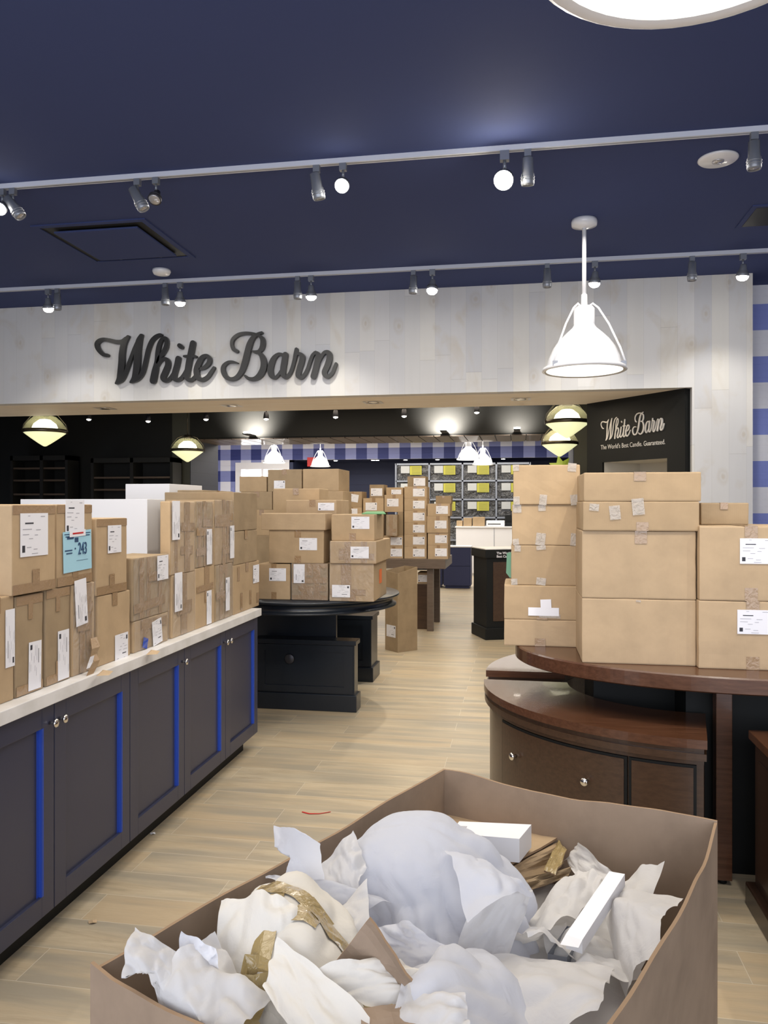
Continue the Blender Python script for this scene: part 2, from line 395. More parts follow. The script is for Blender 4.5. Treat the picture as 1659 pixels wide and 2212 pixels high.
struct('wall_far_recess', b)

# bright white built-in display bay left of the recess
x0, x1 = XA(509, BY), XN-.1
t = thing('display_bay', 'bright white lit display bay in the gingham wall at the far left', 'display case', ((x0+x1)/2, BY, 0))
w = (x1-x0)/2
b = MB().box((-w, -.02, 0), (-w+.16, .5, 2.74)).box((w-.16, -.02, 0), (w, .5, 2.74)).box((-w+.16, -.02, 2.56), (w-.16, .5, 2.74)).box((-w, .5, 0), (w, .52, 2.74))
b.box((-.03, .0, 0), (.03, .5, 2.56)); b.build('frame', 'white_paint', t)
for z in (.9, 1.4, 1.9): MB().box((-w+.16, .02, z), (w-.16, .48, z+.03)).build('shelf', 'white_paint', t)
light('AREA', 'display_bay_light', ((x0+x1)/2, BY+.2, 2.5), 90, (1, .98, .95), .9, size_y=.25)

# ------------------------------------------------------------------ sign lettering (hand-drawn script, variable-width strokes)
S1 = [  # 'White': crop origin (200,700), 5.925 px per px
 [(215,410,22),(165,400,24),(120,360,26),(88,310,28),(82,260,28),(112,224,26),(165,207,22),(240,218,24),(330,238,26),(400,232,24),(450,195,22),(487,168,12)],
 [(478,172,20),(425,260,34),(402,380,38),(396,500,40),(385,620,40),(368,705,34),(325,765,14)],
 [(335,765,14),(400,725,20),(440,650,22),(480,540,24),(520,430,22),(560,320,20),(610,220,22),(655,150,14)],
 [(645,160,24),(618,230,38),(602,340,42),(596,460,42),(586,580,42),(562,690,34),(512,752,14)],
 [(520,752,14),(600,712,24),(658,640,26),(690,540,26),(712,440,26),(738,330,26),(780,230,26),(830,175,24),(880,150,20),(905,148,14)],
 [(797,735,40),(822,610,38),(846,490,28),(858,370,28),(880,265,26),(918,198,22),(958,196,24),(972,245,26),(958,315,28),(918,390,26),(880,440,22),(855,500,18)],
 [(848,560,14),(890,485,18),(940,452,20),(980,478,30),(985,540,34),(950,630,36),(925,695,34),(955,738,22),(1005,712,22),(1045,655,18),(1085,580,14)],
 [(1118,450,33),(1100,540,33),(1072,640,33),(1070,700,32),(1105,728,22),(1160,697,22),(1200,635,18),(1235,555,12)],
 [(1135,285,28),(1158,305,28)],
 [(1305,254,34),(1280,380,36),(1255,500,36),(1235,620,34),(1230,690,32),(1268,728,24),(1320,698,22),(1372,622,18)],
 [(1195,423,14),(1270,422,18),(1342,426,18)],
 [(1395,585,14),(1450,566,22),(1505,515,28),(1518,455,26),(1482,416,22),(1425,440,30),(1378,520,36),(1352,610,36),(1368,690,32),(1422,722,26),(1490,688,24),(1540,622,22),(1575,568,18)]]
S2 = [  # 'Barn': crop origin (470,700)
 [(265,358,24),(225,335,22),(203,280,20),(215,210,22),(280,152,22),(370,130,20),(470,136,18),(545,160,18),(590,200,28),(598,260,32),(582,325,30),(545,362,22),(505,368,20),(465,358,10)],
 [(545,372,20),(590,430,32),(610,510,38),(600,590,40),(555,668,36),(490,710,26),(420,708,22),(372,672,14)],
 [(585,122,16),(530,142,18),(472,190,28),(430,270,36),(400,380,38),(370,500,38),(330,610,34),(270,688,28),(200,714,24),(132,688,28),(94,620,28),(98,550,24),(150,502,18),(210,494,16),(275,508,8)],
 [(845,402,20),(795,398,20),(742,445,30),(708,520,36),(694,600,36),(708,668,32),(748,698,20),(800,655,18),(850,575,16)],
 [(885,402,34),(870,500,36),(856,590,36),(858,658,32),(888,692,22),(938,650,22),(970,580,22),(998,480,22),(1014,400,24),(1026,334,22)],
 [(1010,420,16),(1050,388,18),(1100,425,32),(1090,500,34),(1062,590,34),(1048,665,32),(1082,697,22),(1130,655,22),(1170,580,22),(1200,490,22),(1232,410,20),(1272,372,18)],
 [(1262,378,20),(1298,395,28),(1300,450,34),(1286,520,36),(1265,600,36),(1242,680,36)],
 [(1300,530,12),(1340,435,20),(1388,374,22),(1438,385,32),(1446,450,36),(1420,540,36),(1385,620,34),(1395,665,32),(1432,682,22),(1480,640,20),(1510,570,20),(1530,518,18)]]
def catmull(pts, n=7):
    out = []; q = [pts[0]]+list(pts)+[pts[-1]]
    for i in range(1, len(q)-2):
        p0, p1, p2, p3 = [Vector(v) for v in q[i-1:i+3]]
        for j in range(n):
            t = j/n
            out.append(.5*((2*p1)+(p2-p0)*t+(2*p0-5*p1+4*p2-p3)*t*t+(3*p1-p0-3*p2+p3)*t**3))
    out.append(Vector(q[-2])); return out
def letter_mesh(to3, depth, nrm, mname, wf=1.0):
    """to3 maps the image pixel of a stroke point to a point of the sign plane; nrm is the plane's outward normal"""
    mb = MB(); c_ = 0
    for S, ox in ((S1, 200), (S2, 470)):
        for st in S:
            pts = catmull(st); c_ += 1; L = []; Rr = []
            for i, p in enumerate(pts):
                d = (pts[min(i+1, len(pts)-1)]-pts[max(i-1, 0)]); d = Vector((d.x, d.y)).normalized(); nn = Vector((-d.y, d.x))
                c2 = Vector((p.x, p.y)); L.append(c2+nn*p.z*wf); Rr.append(c2-nn*p.z*wf)
            def cap(a, b2, out):       # round end
                mid = (a+b2)/2; r = (a-b2).length/2; base = (a-mid); res = []
                for k_ in (1, 2, 3, 4): 
                    an = math.pi*k_/5*out; res.append(mid+Vector((base.x*math.cos(an)-base.y*math.sin(an), base.x*math.sin(an)+base.y*math.cos(an))))
                return res
            e = cap(L[-1], Rr[-1], -1); s0 = cap(L[0], Rr[0], 1)
            off = nrm*(.0006*c_)
            V = []; 
            def w3(q): return to3(ox+q.x/5.925, 700+q.y/5.925)
            ring = L+e+Rr[::-1]+s0[::-1]
            fr = [w3(q)+nrm*depth+off for q in ring]; bkp = [w3(q) for q in ring]
            n_ = len(ring); nL = len(L)
            fs = []
            for i in range(nL-1):                 # strip triangulation of the stroke body
                a, b2 = i, i+1; c3 = 2*nL+len(e)-2-i; d3 = 2*nL+len(e)-1-i
                fs.append((a, b2, c3, d3))
            fs.append(tuple([nL-1]+list(range(nL, nL+len(e)+1))))
            fs.append(tuple([2*nL+len(e)-1]+list(range(2*nL+len(e), n_))+[0]))
            mb.add(fr, fs, mname)
            mb.add(fr+bkp, [(i, (i+1) % n_, n_+(i+1) % n_, n_+i) for i in range(n_)], mname)
    return mb
b = letter_mesh(lambda x, y: PY(x, y, FY)-Vector((0, .015, 0)), .035, Vector((0, -1, 0)), 'letters')
tag(b.build('sign_lettering', 'letters'), 'charcoal script lettering reading White Barn on the white plank facade', 'sign')

def text_mesh(name, s, size, m, parent=None, bold=.0):
    cu = bpy.data.curves.new(name, 'FONT'); cu.body = s; cu.size = size; cu.extrude = .0012; cu.offset = bold
    o = bpy.data.objects.new(name, cu); C.objects.link(o)
    me = bpy.data.meshes.new_from_object(o.evaluated_get(bpy.context.evaluated_depsgraph_get()))
    bpy.data.objects.remove(o); me.materials.clear(); me.materials.append(M[m])
    ob = bpy.data.objects.new(name, me); C.objects.link(ob)
    if parent: ob.parent = parent
    return ob

# angled black display wall at the right of the opening
A0 = Vector((XA(1480, 8.45), 8.45, 0)); A1 = Vector((XA(1268, 9.56), 9.56, 0))
dv = (A1-A0); Lw = dv.length; dn = dv.normalized()           # local x runs from far-left end to near-right end
ang = math.atan2(-dn.y, -dn.x)
t = thing('display_partition', 'black angled partition with silver script logo beside the opening', 'partition', A1, ang)
def loc_on(px, py):     # pixel -> (local x, z) on the partition face
    d = ray(px, py); n2 = Vector((dn.y, -dn.x, 0))
    tt = A0.dot(n2)/Vector((d.x, d.y, 0)).dot(n2); p = Vector((d.x*tt, d.y*tt, H+d.z*tt)); q = p-A1
    return Vector((q.dot(-dn), 0, p.z))
wa = loc_on(1301, 1000); wb = loc_on(1441, 988); wz = (loc_on(1301, 1000).z+loc_on(1441, 988).z)/2
OZl = OZ
b = MB().box((0, 0, 0), (wa.x, .03, OZl)).box((wb.x, 0, 0), (Lw, .03, OZl)).box((wa.x, 0, wz), (wb.x, .03, OZl)).box((wa.x, 0, 0), (wb.x, .03, .9)).box((Lw-.03, .03, 0), (Lw, .22, OZl)).box((0, .03, 0), (.03, .22, OZl))
b.build('panel', 'black', t)
b = MB().box((wa.x, .03, .9), (wb.x, .62, .92)).box((wa.x-.02, .03, .9), (wa.x, .62, wz+.02)).box((wb.x, .03, .9), (wb.x+.02, .62, wz+.02)).box((wa.x, .03, wz), (wb.x, .62, wz+.02)).box((wa.x, .6, .9), (wb.x, .62, wz))
b.build('window_niche', 'niche', t)
# logo: same strokes mapped to the panel
e0 = loc_on(1298, 940).x; e1 = loc_on(1437, 920).x; zt = loc_on(1390, 901).z; zb_ = loc_on(1310, 954).z
sc_ = (e1-e0)/(733-210)
def to_panel(x, y): return Vector((e0+(x-210)*sc_, 0, zb_+(835-y)*sc_*1.30+(x-210)*sc_*.02))
letter_mesh(to_panel, .004, Vector((0, -1, 0)), 'silver_ink', .72).build('logo_script', 'silver_ink', t)
tx = text_mesh('slogan', "The World's Best Candle. Guaranteed.", .1, 'silver_ink', t)
w_ = max(v.co.x for v in tx.data.vertices); q = loc_on(1300, 971)
tx.scale = ((e1-e0)/w_, 1.25*(e1-e0)/w_, 1); tx.rotation_euler = (R(90), 0, 0); tx.location = (e0, -.003, q.z)

# ------------------------------------------------------------------ boxes
def soft_box(w, d, h, seed, bulge=.004, cuts=4, bev=.006):
    bm = bmesh.new(); bmesh.ops.create_cube(bm, size=1)
    for v in bm.verts: v.co = Vector((v.co.x*w, v.co.y*d, (v.co.z+.5)*h))
    bmesh.ops.bevel(bm, geom=bm.edges[:], offset=bev, segments=2, affect='EDGES', profile=.6)
    if cuts:
        big = [e for e in bm.edges if e.calc_length() > .05]
        bmesh.ops.subdivide_edges(bm, edges=big, cuts=cuts, use_grid_fill=True)
        for v in bm.verts:
            q = v.co*9+Vector((seed*3.1, seed*1.7, 0)); nn = noise.noise(q)
            c = Vector((0, 0, h/2)); dd = (c-v.co); dd.z = 0 if v.co.z < .01 else dd.z
            edge = min(w/2-abs(v.co.x), d/2-abs(v.co.y))
            v.co += dd.normalized()*(abs(nn)*bulge)
    bm.verts.index_update()
    mb = MB(); mb.add([v.co[:] for v in bm.verts], [[v.index for v in f.verts] for f in bm.faces], None, False); bm.free()
    return mb
def patch(mb, x0, x1, z0, z1, y, m, rot=0, th=.0008):
    """flat strip on the -y face, tilted by rot about its centre"""
    cx, cz = (x0+x1)/2, (z0+z1)/2; c, s_ = math.cos(rot), math.sin(rot); vs = []
    for (a, b2) in ((x0, z0), (x1, z0), (x1, z1), (x0, z1)):
        dx, dz = a-cx, b2-cz; vs.append((cx+dx*c-dz*s_, y, cz+dx*s_+dz*c))
    vs2 = [(v[0], v[1]+th, v[2]) for v in vs]
    mb.add(vs+vs2, [(0, 1, 2, 3), (4, 7, 6, 5), (0, 4, 5, 1), (1, 5, 6, 2), (2, 6, 7, 3), (3, 7, 4, 0)], m)
def strips(name, m, items):
    def f(t, w, d, h, y):
        for a, c, z0, z1, dy, rot in items:
            b = MB(); patch(b, a*w, c*w, z0*h, z1*h, y-dy, m, rot); b.build(name, m, t)
    return f
def shipping_label(x, z, w, h, y, rot=0, turn=0):
    """white label: headline, small lines and a black mark, drawn upright, sideways (turn=1) or upside down (2)"""
    mb = MB(); patch(mb, x-w/2, x+w/2, z-h/2, z+h/2, y-.0012, 'label', rot)
    cr, sr = math.cos(rot), math.sin(rot)
    def bar(u0, u1, v0, v1, m):     # label coordinates 0..1, u right, v up
        for _ in range(turn): u0, u1, v0, v1 = 1-v1, 1-v0, u0, u1
        xa, xb = (u0-.5)*w, (u1-.5)*w; za, zb = (v0-.5)*h, (v1-.5)*h
        vs = []
        for a, c in ((xa, za), (xb, za), (xb, zb), (xa, zb)): vs.append((x+a*cr-c*sr, y-.0017, z+a*sr+c*cr))
        mb.add(vs, [(0, 1, 2, 3)], m)
    bar(.06, .16, .10, .26, 'ink'); bar(.16, .46, .75, .785, 'ink'); bar(.26, .34, .93, .945, 'ink_gray'); bar(.72, .88, .91, .93, 'ink_gray')
    for v, u0, u1 in ((.62, .08, .40), (.60, .55, .72), (.50, .08, .30), (.48, .5, .62), (.40, .30, .44), (.20, .22, .38), (.15, .46, .6), (.05, .4, .62)):
        bar(u0, u1, v, v+.018, 'ink_gray')
    return mb
NB = [0]
def carton(loc, w, d, h, label, group, rot=0, m='card', tape=1, lab=None, wrap=False, extra=None, detail=True, clear=None, name='cardboard_box', cat='box'):
    """loc: centre of the base; front face looks to local -y. lab = list of (fx, fz, w, h, turn, tilt)"""
    NB[0] += 1; sd = NB[0]; rnd = random.Random(sd*13)
    t = thing(name, label, cat, loc, rot, group)
    soft_box(w, d, h, sd, .004 if detail else .0, 4 if detail else 0, .006 if detail else .004).build('carton', m, t)
    y = -d/2-.001
    def stick(nm, mm, *a):
        b = MB(); patch(b, *a[:4], a[4], mm, *(a[5:])); b.build(nm, mm, t)
    if tape:
        tw = min(.05, w*.16)
        cx = rnd.uniform(-.03, .03)*w
        if tape in (1, 3):
            b = MB(); x_, y0_, y1_, hd = tw/2, -d/2-.0015, d/2+.0015, min(.055, h*.3)
            b.add([(cx-x_, y0_-.0004, h-hd), (cx+x_, y0_-.0004, h-hd), (cx+x_, y0_-.0004, h+.0012), (cx-x_, y0_-.0004, h+.0012), (cx+x_, y1_, h+.0012), (cx-x_, y1_, h+.0012)], [(0, 1, 2, 3), (3, 2, 4, 5)], 'tape')
            b.build('tape_strip', 'tape', t)
        if tape in (2, 3): stick('tape_strip', 'tape', cx-tw/2, cx+tw/2, 0.001, min(.055, h*.3), y)
        if tape == 4:     # long horizontal bands along the edges
            stick('tape_strip', 'tape', -w/2+.004, w/2-.004, h-.035, h-.003, y); stick('tape_strip', 'tape', -w/2+.004, w/2-.004, .003, .038, y, rnd.uniform(-.01, .01))
            stick('tape_strip', 'tape', cx-tw/2, cx+tw/2, h-.09, h-.03, y-.001); stick('tape_strip', 'tape', cx-tw/2, cx+tw/2, .03, .085, y-.001)
    if wrap:
        for i in range(rnd.randint(2, 3)):
            fx = rnd.uniform(-.3, .3)*w; ww = rnd.uniform(.035, .05)
            stick('tape_band', 'tape', fx-ww/2, fx+ww/2, .004, h-.004, y-.0003-.0008*i, rnd.uniform(-.015, .015))
        for i in range(rnd.randint(1, 3)):
            fz = rnd.uniform(.15, .85)*h; x_a = rnd.choice((-.48, -.3, -.1))*w
            stick('tape_band', 'tape', x_a, rnd.uniform(.3, .48)*w, fz-.022, fz+.022, y-.0025-.0008*i, rnd.uniform(-.05, .05))
        # film skin with wrinkles
        n1, n2 = 10, 12; vs = []; fs = []
        for j in range(n2+1):
            for i in range(n1+1):
                u, v = i/n1, j/n2; q = Vector((u*5+sd, v*6, sd*.37))
                edge_ = min(u, 1-u, v, 1-v)
                vs.append((-w/2+u*w, -d/2-.004-abs(noise.noise(q))*.014*min(1, edge_*6), .003+v*(h-.003)))
        for j in range(n2):
            for i in range(n1): a = j*(n1+1)+i; fs.append((a, a+1, a+n1+2, a+n1+1))
        bb = MB(); bb.add(vs, fs, 'film', True); bb.build('stretch_film', 'film', t)
    if clear:
        for fx, fz, pw, ph in clear: stick('shiny_tape', 'tape_clear', fx*w-pw/2, fx*w+pw/2, fz*h-ph/2, fz*h+ph/2, y-.0015, rnd.uniform(-.12, .12))
    for (fx, fz, lw, lh, turn, tilt) in (lab or []):
        shipping_label(fx*w, fz*h, lw, lh, y-(.018 if wrap else .0005) if False else y-(.006 if wrap else .0006), tilt, turn).build('shipping_label', 'label', t)
    if extra: extra(t, w, d, h, y)
    return t

# --- counter run on the left: boxes face the aisle (+x)
XF = -1.745; ZT = .92
def Lbox(px0, px1, ytop, z0, depth, label, group, xf=XF, **kw):
    y0, y1 = YA(px0, xf), YA(px1, xf); ym = (px0+px1)/2
    h = PX(ym, ytop, xf).z-z0
    t = carton((xf-depth/2, (y0+y1)/2, z0), y1-y0-.004, depth, h, label, group, rot=R(90), **kw)
    return z0+h
G1 = 'boxes stacked on the white worktop'
LB = (.10, .10)
zb1 = Lbox(-42, 31, 1292, ZT, .40, 'brown box at the left photo edge, bottom row on the worktop', G1, m='card', tape=1, lab=[(.36, .60, .05, .20, 1, 0)])
zb2 = Lbox(33, 94, 1284, ZT, .40, 'taped box on the worktop with a sideways label, left of the two leaning tall ones', G1, m='card_dk', tape=4, lab=[(.17, .27, .075, .175, 3, -.02)])
zb3 = Lbox(98, 152, 1270, ZT, .40, 'tall box on the worktop under the left part of the box with the blue sheet', G1, m='card_dk', tape=4, lab=[(.20, .28, .075, .19, 3, 0)])
zb4 = Lbox(155, 205, 1260, ZT, .40, 'tall box on the worktop with the torn tape hanging from it', G1, m='card', tape=3, wrap=True, lab=[(-.18, .80, .085, .185, 1, .08)])
zb5 = Lbox(211, 282, 1281, ZT, .40, 'smooth box on the worktop with upside down label, under the narrow box', G1, m='card', tape=1, lab=[(.20, .18, .115, .115, 2, .0)])
zb6 = Lbox(288, 364, 1332, ZT, .40, 'low crushed box on the worktop with crooked label and blue smear', G1, m='card', tape=0, wrap=True,
           lab=[(.12, .45, .10, .12, 2, .12)], extra=strips('blue_tape_scrap', 'blue_tape', [(-.28, -.15, .05, .38, .006, -.3)]))
zb7 = Lbox(371, 421, 1238, ZT, .42, 'film-wrapped box with tall label on the worktop, just right of the crushed one', G1, m='card', tape=0, wrap=True, lab=[(-.28, .72, .09, .20, 1, 0)])
zb8 = Lbox(422, 464, 1224, ZT, .42, 'box on the worktop with narrow label low on its right half', G1, m='card', tape=1, wrap=False, lab=[(.18, .30, .07, .19, 3, 0)], extra=strips('tape_band', 'tape', [(-.05, .2, .4, .98, .001, 0), (-.45, .4, .6, .7, .002, .03)]))
zb9 = Lbox(465, 502, 1218, ZT, .42, 'box on the worktop with narrow label on its middle, second from the aisle end', G1, m='card_dk', tape=1, wrap=True, lab=[(.15, .44, .065, .20, 3, 0)])
zb10 = Lbox(504, 560, 1216, ZT, .50, 'wide box at the aisle end of the worktop with small square label top right', G1, m='card', tape=1, lab=[(.36, .72, .12, .12, 0, 0)], extra=strips('tape_band', 'tape', [(-.36, -.28, .66, .95, .001, 0), (-.25, -.18, .05, .4, .001, 0), (.10, .17, .1, .4, .001, 0), (.38, .48, .08, .3, .001, 0)]))
# second row
def blue_sheet(t, w, d, h, y):
    b = MB(); patch(b, -.36*w, .44*w, .17*h, .67*h, y-.004, 'blue_paper', .03); s_ = b.build('blue_sheet', 'blue_paper', t); tag(s_, 'pale blue paper sheet with number 243')
    x = text_mesh('sheet_number', '243', .06, 'navy_ink', s_); x.rotation_euler = (R(90), 0, 0); x.scale = (.62*w*1.1/.12*.5/.75, 1.0, 1)
    x.scale = (.085/.105*.9, 1.15, 1); x.location = (.02*w+.005, y-.0055, .375*h)
    b = MB()
    for (a, c, z0_, z1_) in ((-.33, .40, .63, .64), (-.30, .38, .60, .612), (-.26, -.08, .57, .60), (-.32, -.12, .425, .44), (-.28, -.12, .39, .405), (-.05, -.02, .44, .46), (-.0, .33, .30, .303), (-.05, .05, .53, .585)):
        patch(b, a*w, c*w, z0_*h, z1_*h, y-.0052, 'navy_ink', .02)
    b.build('sheet_print', 'navy_ink', s_)
    b = MB(); patch(b, -.2*w, .25*w, .60*h, .68*h, y-.0065, 'label', .03); patch(b, -.12*w, .18*w, .63*h, .65*h, y-.0075, 'red', .03); b.build('paper_scrap', 'label', t)
z1t = min(zb2, zb3, zb4)
zr = max(zb2, zb3)
Lbox(25, 121, 1090, zr, .42, 'large brown box with square white label, upper row at the left end', G1, m='card', tape=4, lab=[(-.02, .66, .165, .155, 0, 0)], xf=XF+.01)
Lbox(122, 200, 1089, max(zb3, zb4), .42, 'box bearing the pale blue sheet numbered 243', G1, m='card', tape=4, lab=[(-.02, .84, .135, .135, 0, 0)], extra=blue_sheet)
Lbox(208, 275, 1119, zb5, .38, 'narrow brown box standing alone in front of the white display block', G1, m='card', tape=4, lab=[(.06, .72, .115, .12, 0, 0)])
z6b = Lbox(286, 365, 1201, zb6, .20, 'film-wrapped box above the crushed one with label at its top right corner', G1, m='card_dk', tape=0, wrap=True, lab=[(.28, .78, .12, .12, 0, 0)])
Lbox(367, 421, 1083, zb7, .055, 'film-wrapped tall box with label at its upper left, upper row beside the white blocks', G1, m='card', tape=0, wrap=True, lab=[(-.32, .74, .09, .20, 1, 0)])
Lbox(422, 460, 1083, zb8, .20, 'tall taped box with a low label, upper row, second from the white blocks', G1, m='card_dk', tape=1, wrap=True, lab=[(.22, .30, .075, .20, 3, 0)])
Lbox(462, 504, 1080, zb9, .30, 'tall box with label on its right edge, upper row, third from the white blocks', G1, m='card', tape=3, wrap=True, lab=[(.38, .33, .07, .20, 3, 0)])
zz = Lbox(505, 556, 1146, zb10, .46, 'plain square box in the middle of the pile at the aisle end', G1, m='card_dk', tape=1)
Lbox(505, 556, 1064, zz+.001, .46, 'plain square box topmost of the pile at the aisle end', G1, m='card_dk', tape=0, xf=XF)
# box behind the wrapped ones, seen over their tops
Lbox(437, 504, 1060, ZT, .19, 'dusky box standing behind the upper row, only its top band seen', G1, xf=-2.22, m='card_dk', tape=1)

# torn tape and scraps
b = MB()
p0 = PX(187, 1378, -1.735); 
def ribbon(pts, w, name, m, label, cat, thick=.0015, axis=Vector((0, 1, 0))):
    mb = MB(); pts = [Vector(p) for p in pts]; vs = []
    for i, p in enumerate(pts):
        q = axis*w/2*(1+.25*math.sin(i*1.9)); nn = Vector((thick, 0, thick))
        vs += [p-q, p+q, p+q+nn, p-q+nn]
    fs = []
    for i in range(len(pts)-1):
        a = i*4; c = a+4
        for j in range(4): fs.append((a+j, a+(j+1) % 4, c+(j+1) % 4, c+j))
    fs += [(0, 3, 2, 1), (len(vs)-4, len(vs)-3, len(vs)-2, len(vs)-1)]
    mb.add(vs, fs, m); return tag(mb.build(name, m), label, cat)
ribbon([PX(202, 1378, -1.735), PX(207, 1400, -1.715), PX(202, 1415, -1.72), PX(209, 1428, -1.70), PX(200, 1445, -1.705), PX(192, 1462, -1.70), PX(190, 1478, -1.695)], .05, 'torn_tape', 'tape', 'torn length of brown tape dangling over the worktop edge', 'tape')
ribbon([PX(199, 1418, -1.69), PX(195, 1432, -1.692), PX(190, 1444, -1.69)], .028, 'torn_label', 'label', 'crumpled white label scrap caught in the dangling tape', 'paper scrap')
for i, (px, py, lb_) in enumerate(((216, 1458, 'tan tape scrap lying on the worktop beside the dangling tape'), (322, 1413, 'tan tape scrap lying on the worktop below the crushed box'))):
    q = P(px, py, ZT); b = MB(); b.add([q+Vector((.0, -.03, .002)), q+Vector((.045, -.01, .003)), q+Vector((.03, .05, .006)), q+Vector((-.01, .04, .012)), q+Vector((.012, .01, .018))], [(0, 1, 4), (1, 2, 4), (2, 3, 4), (3, 0, 4)], 'card_lt')
    tag(b.build('tape_scrap', 'card_lt'), lb_, 'tape')

# --- navy base cabinets and worktop
XC = -1.705; YE = 4.985; W_D = .577
def door(parent, y0, y1, knob):
    """door face looks to +x (world frame: parent at origin rotation 0)"""
    px_ = parent.location
    def Lc(x, y, z): return (x-px_.x, y-px_.y, z-px_.z)
    z0, z1 = .105, .865; st = .075; xo = XC; xi = XC-.014
    b = MB(); g = .0022; y0 += g; y1 -= g
    b.bbox(Lc(XC-.022, y0, z0), Lc(xo, y0+st, z1), bev=.0015).bbox(Lc(XC-.022, y1-st, z0), Lc(xo, y1, z1), bev=.0015)
    b.bbox(Lc(XC-.022, y0+st, z1-st), Lc(xo, y1-st, z1), bev=.0015).bbox(Lc(XC-.022, y0+st, z0), Lc(xo, y1-st, z0+st), bev=.0015)
    b.box(Lc(XC-.022, y0+st, z0+st), Lc(xi, y1-st, z1-st))
    d_ = b.build('door', 'navy', parent)
    b = MB(); b.box(Lc(xi-.001, y1-st-.012, z0+st), Lc(xi+.0015, y1-st, z1-st)).box(Lc(xi, y1-st-.0015, z0+st), Lc(xo+.0008, y1-st+.001, z1-st))
    b.box(Lc(xo, y1-st, z0+st), Lc(xo+.0008, y1-st+.010, z1-st))
    b.build('masking_tape', 'blue_tape', d_)
    if knob:
        ky = y0+.028 if knob < 0 else y1-.028; kz = .80
        b = MB(); rot = Matrix.Rotation(R(90), 3, 'Y')
        b.lathe([(.007, 0), (.005, .014), (.006, .020), (.0155, .024), (.0165, .029), (.012, .033), (0, .034)], Lc(xo, ky, kz), 20, 'chrome', rot=rot)
        b.build('knob', 'chrome', d_)
    return d_
def cabinet(y0, y1, doors, label):
    t = thing('base_cabinet', label, 'cabinet', (-2.0, (y0+y1)/2, 0), 0, 'navy base cabinets under the worktop')
    cx, cy = t.location.x, t.location.y
    b = MB().box((-2.24-cx, y0-cy+.0005, .10), (XC-.0225-cx, y1-cy-.0005, .872)); b.build('carcass', 'navy', t)
    ye = y1-.07 if abs(y1-YE) < .02 else y1
    b = MB().box((-2.20-cx, y0-cy, 0), (XC-.075-cx, ye-cy, .10)); b.build('toe_kick', 'black', t)
    for (a, c, k_) in doors: door(t, a, c, k_)
Y4 = YE; Y3 = Y4-W_D; Y2 = Y3-W_D; Y1 = Y2-W_D; Y0 = Y1-W_D
ya = Y1-W_D      # seam with the pair of knobs nearest the camera
cabinet(ya-W_D, ya+W_D, [(ya-W_D, ya, 1), (ya, ya+W_D, -1)], 'nearest navy cabinet whose two knobs meet at the seam at the left')
cabinet(ya+W_D, ya+2*W_D, [(ya+W_D, ya+2*W_D, 1)], 'single door navy cabinet between the two double ones, knob at its right')
cabinet(ya+2*W_D, ya+4*W_D, [(ya+2*W_D, ya+3*W_D, 1), (ya+3*W_D, ya+4*W_D, -1)], 'farthest navy cabinet at the aisle end, two small knobs together')
cabinet(ya-3*W_D, ya-W_D, [(ya-3*W_D, ya-2*W_D, 1), (ya-2*W_D, ya-W_D, -1)], 'navy cabinet running out past the left photo edge')
b = MB().bbox((-2.26, .4, .872), (-1.683, YE+.015, .92), bev=.003); tag(b.build('worktop', 'quartz'), 'long white worktop carrying the boxes above the navy cabinets', 'worktop')

# --- white display blocks behind the counter
def block(px0, px1, ytop, yf, depth, label):
    x0, x1 = XA(px0, yf), XA(px1, yf); z = PY(px1, ytop, yf).z
    t = thing('display_block', label, 'display plinth', ((x0+x1)/2, yf+depth/2, 0), 0, 'white display blocks')
    MB().bbox((-(x1-x0)/2, -depth/2, .1), ((x1-x0)/2, depth/2, z), bev=.003).build('body', 'white_paint', t)
    MB().box((-(x1-x0)/2+.04, -depth/2+.04, 0), ((x1-x0)/2-.04, depth/2-.04, .1)).build('plinth_base', 'black', t)
block(44, 318, 1078, 4.62, .36, 'long white display block behind the boxes at the left')
block(271, 366, 1045, 5.22, .58, 'taller white display block behind the long white one')

# ------------------------------------------------------------------ right hand stack on the oval table
def Fbox(px0, px1, ytop, z0, yf, depth, label, group, **kw):
    x0, x1 = XA(px0, yf), XA(px1, yf); h = PY((px0+px1)/2, ytop, yf).z-z0
    carton(((x0+x1)/2, yf+depth/2, z0), x1-x0-.003, depth, h, label, group, **kw)
    return z0+h
G2 = 'boxes stacked on the brown table'
z = Fbox(1088, 1253, 1339, ZT, 3.87, .36, 'plain box at the foot of the left column on the brown table', G2, m='card_lt', tape=2)
z = Fbox(1088, 1255, 1265, z, 3.87, .36, 'box with a white torn label patch, second from the bottom of the left column', G2, m='card', tape=2,
         clear=[(.10, .12, .1, .02)], extra=strips('torn_label', 'label', [(-.18, .22, .12, .36, .002, 0), (-.02, .12, .34, .60, .0025, .05)]))
z = Fbox(1103, 1250, 1178, z, 3.88, .36, 'middle box of the left column with tape tabs low in its centre', G2, m='card', tape=0, clear=[(-.40, .92, .03, .03), (-.45, .08, .03, .03), (-.05, .10, .045, .035), (-.05, .94, .045, .02)])
z = Fbox(1105, 1252, 1090, z, 3.88, .36, 'second box from the top of the left column, shiny tape at its corners', G2, m='card', tape=0, clear=[(-.42, .90, .04, .04), (-.05, .92, .035, .03), (-.07, .15, .045, .06), (.42, .15, .03, .06), (-.44, .08, .03, .03)])
Fbox(1108, 1254, 1004, z, 3.87, .36, 'topmost box of the left column beside the far pendant lamps', G2, m='card', tape=0, clear=[(-.46, .93, .03, .03), (.38, .93, .04, .04), (-.05, .12, .035, .05), (.42, .12, .04, .05), (-.45, .1, .03, .04)])
z = Fbox(1256, 1505, 1294, ZT, 3.50, .40, 'large plain box at the bottom of the middle column on the brown table', G2, m='card_lt', tape=0, clear=[(.0, .97, .02, .008)])
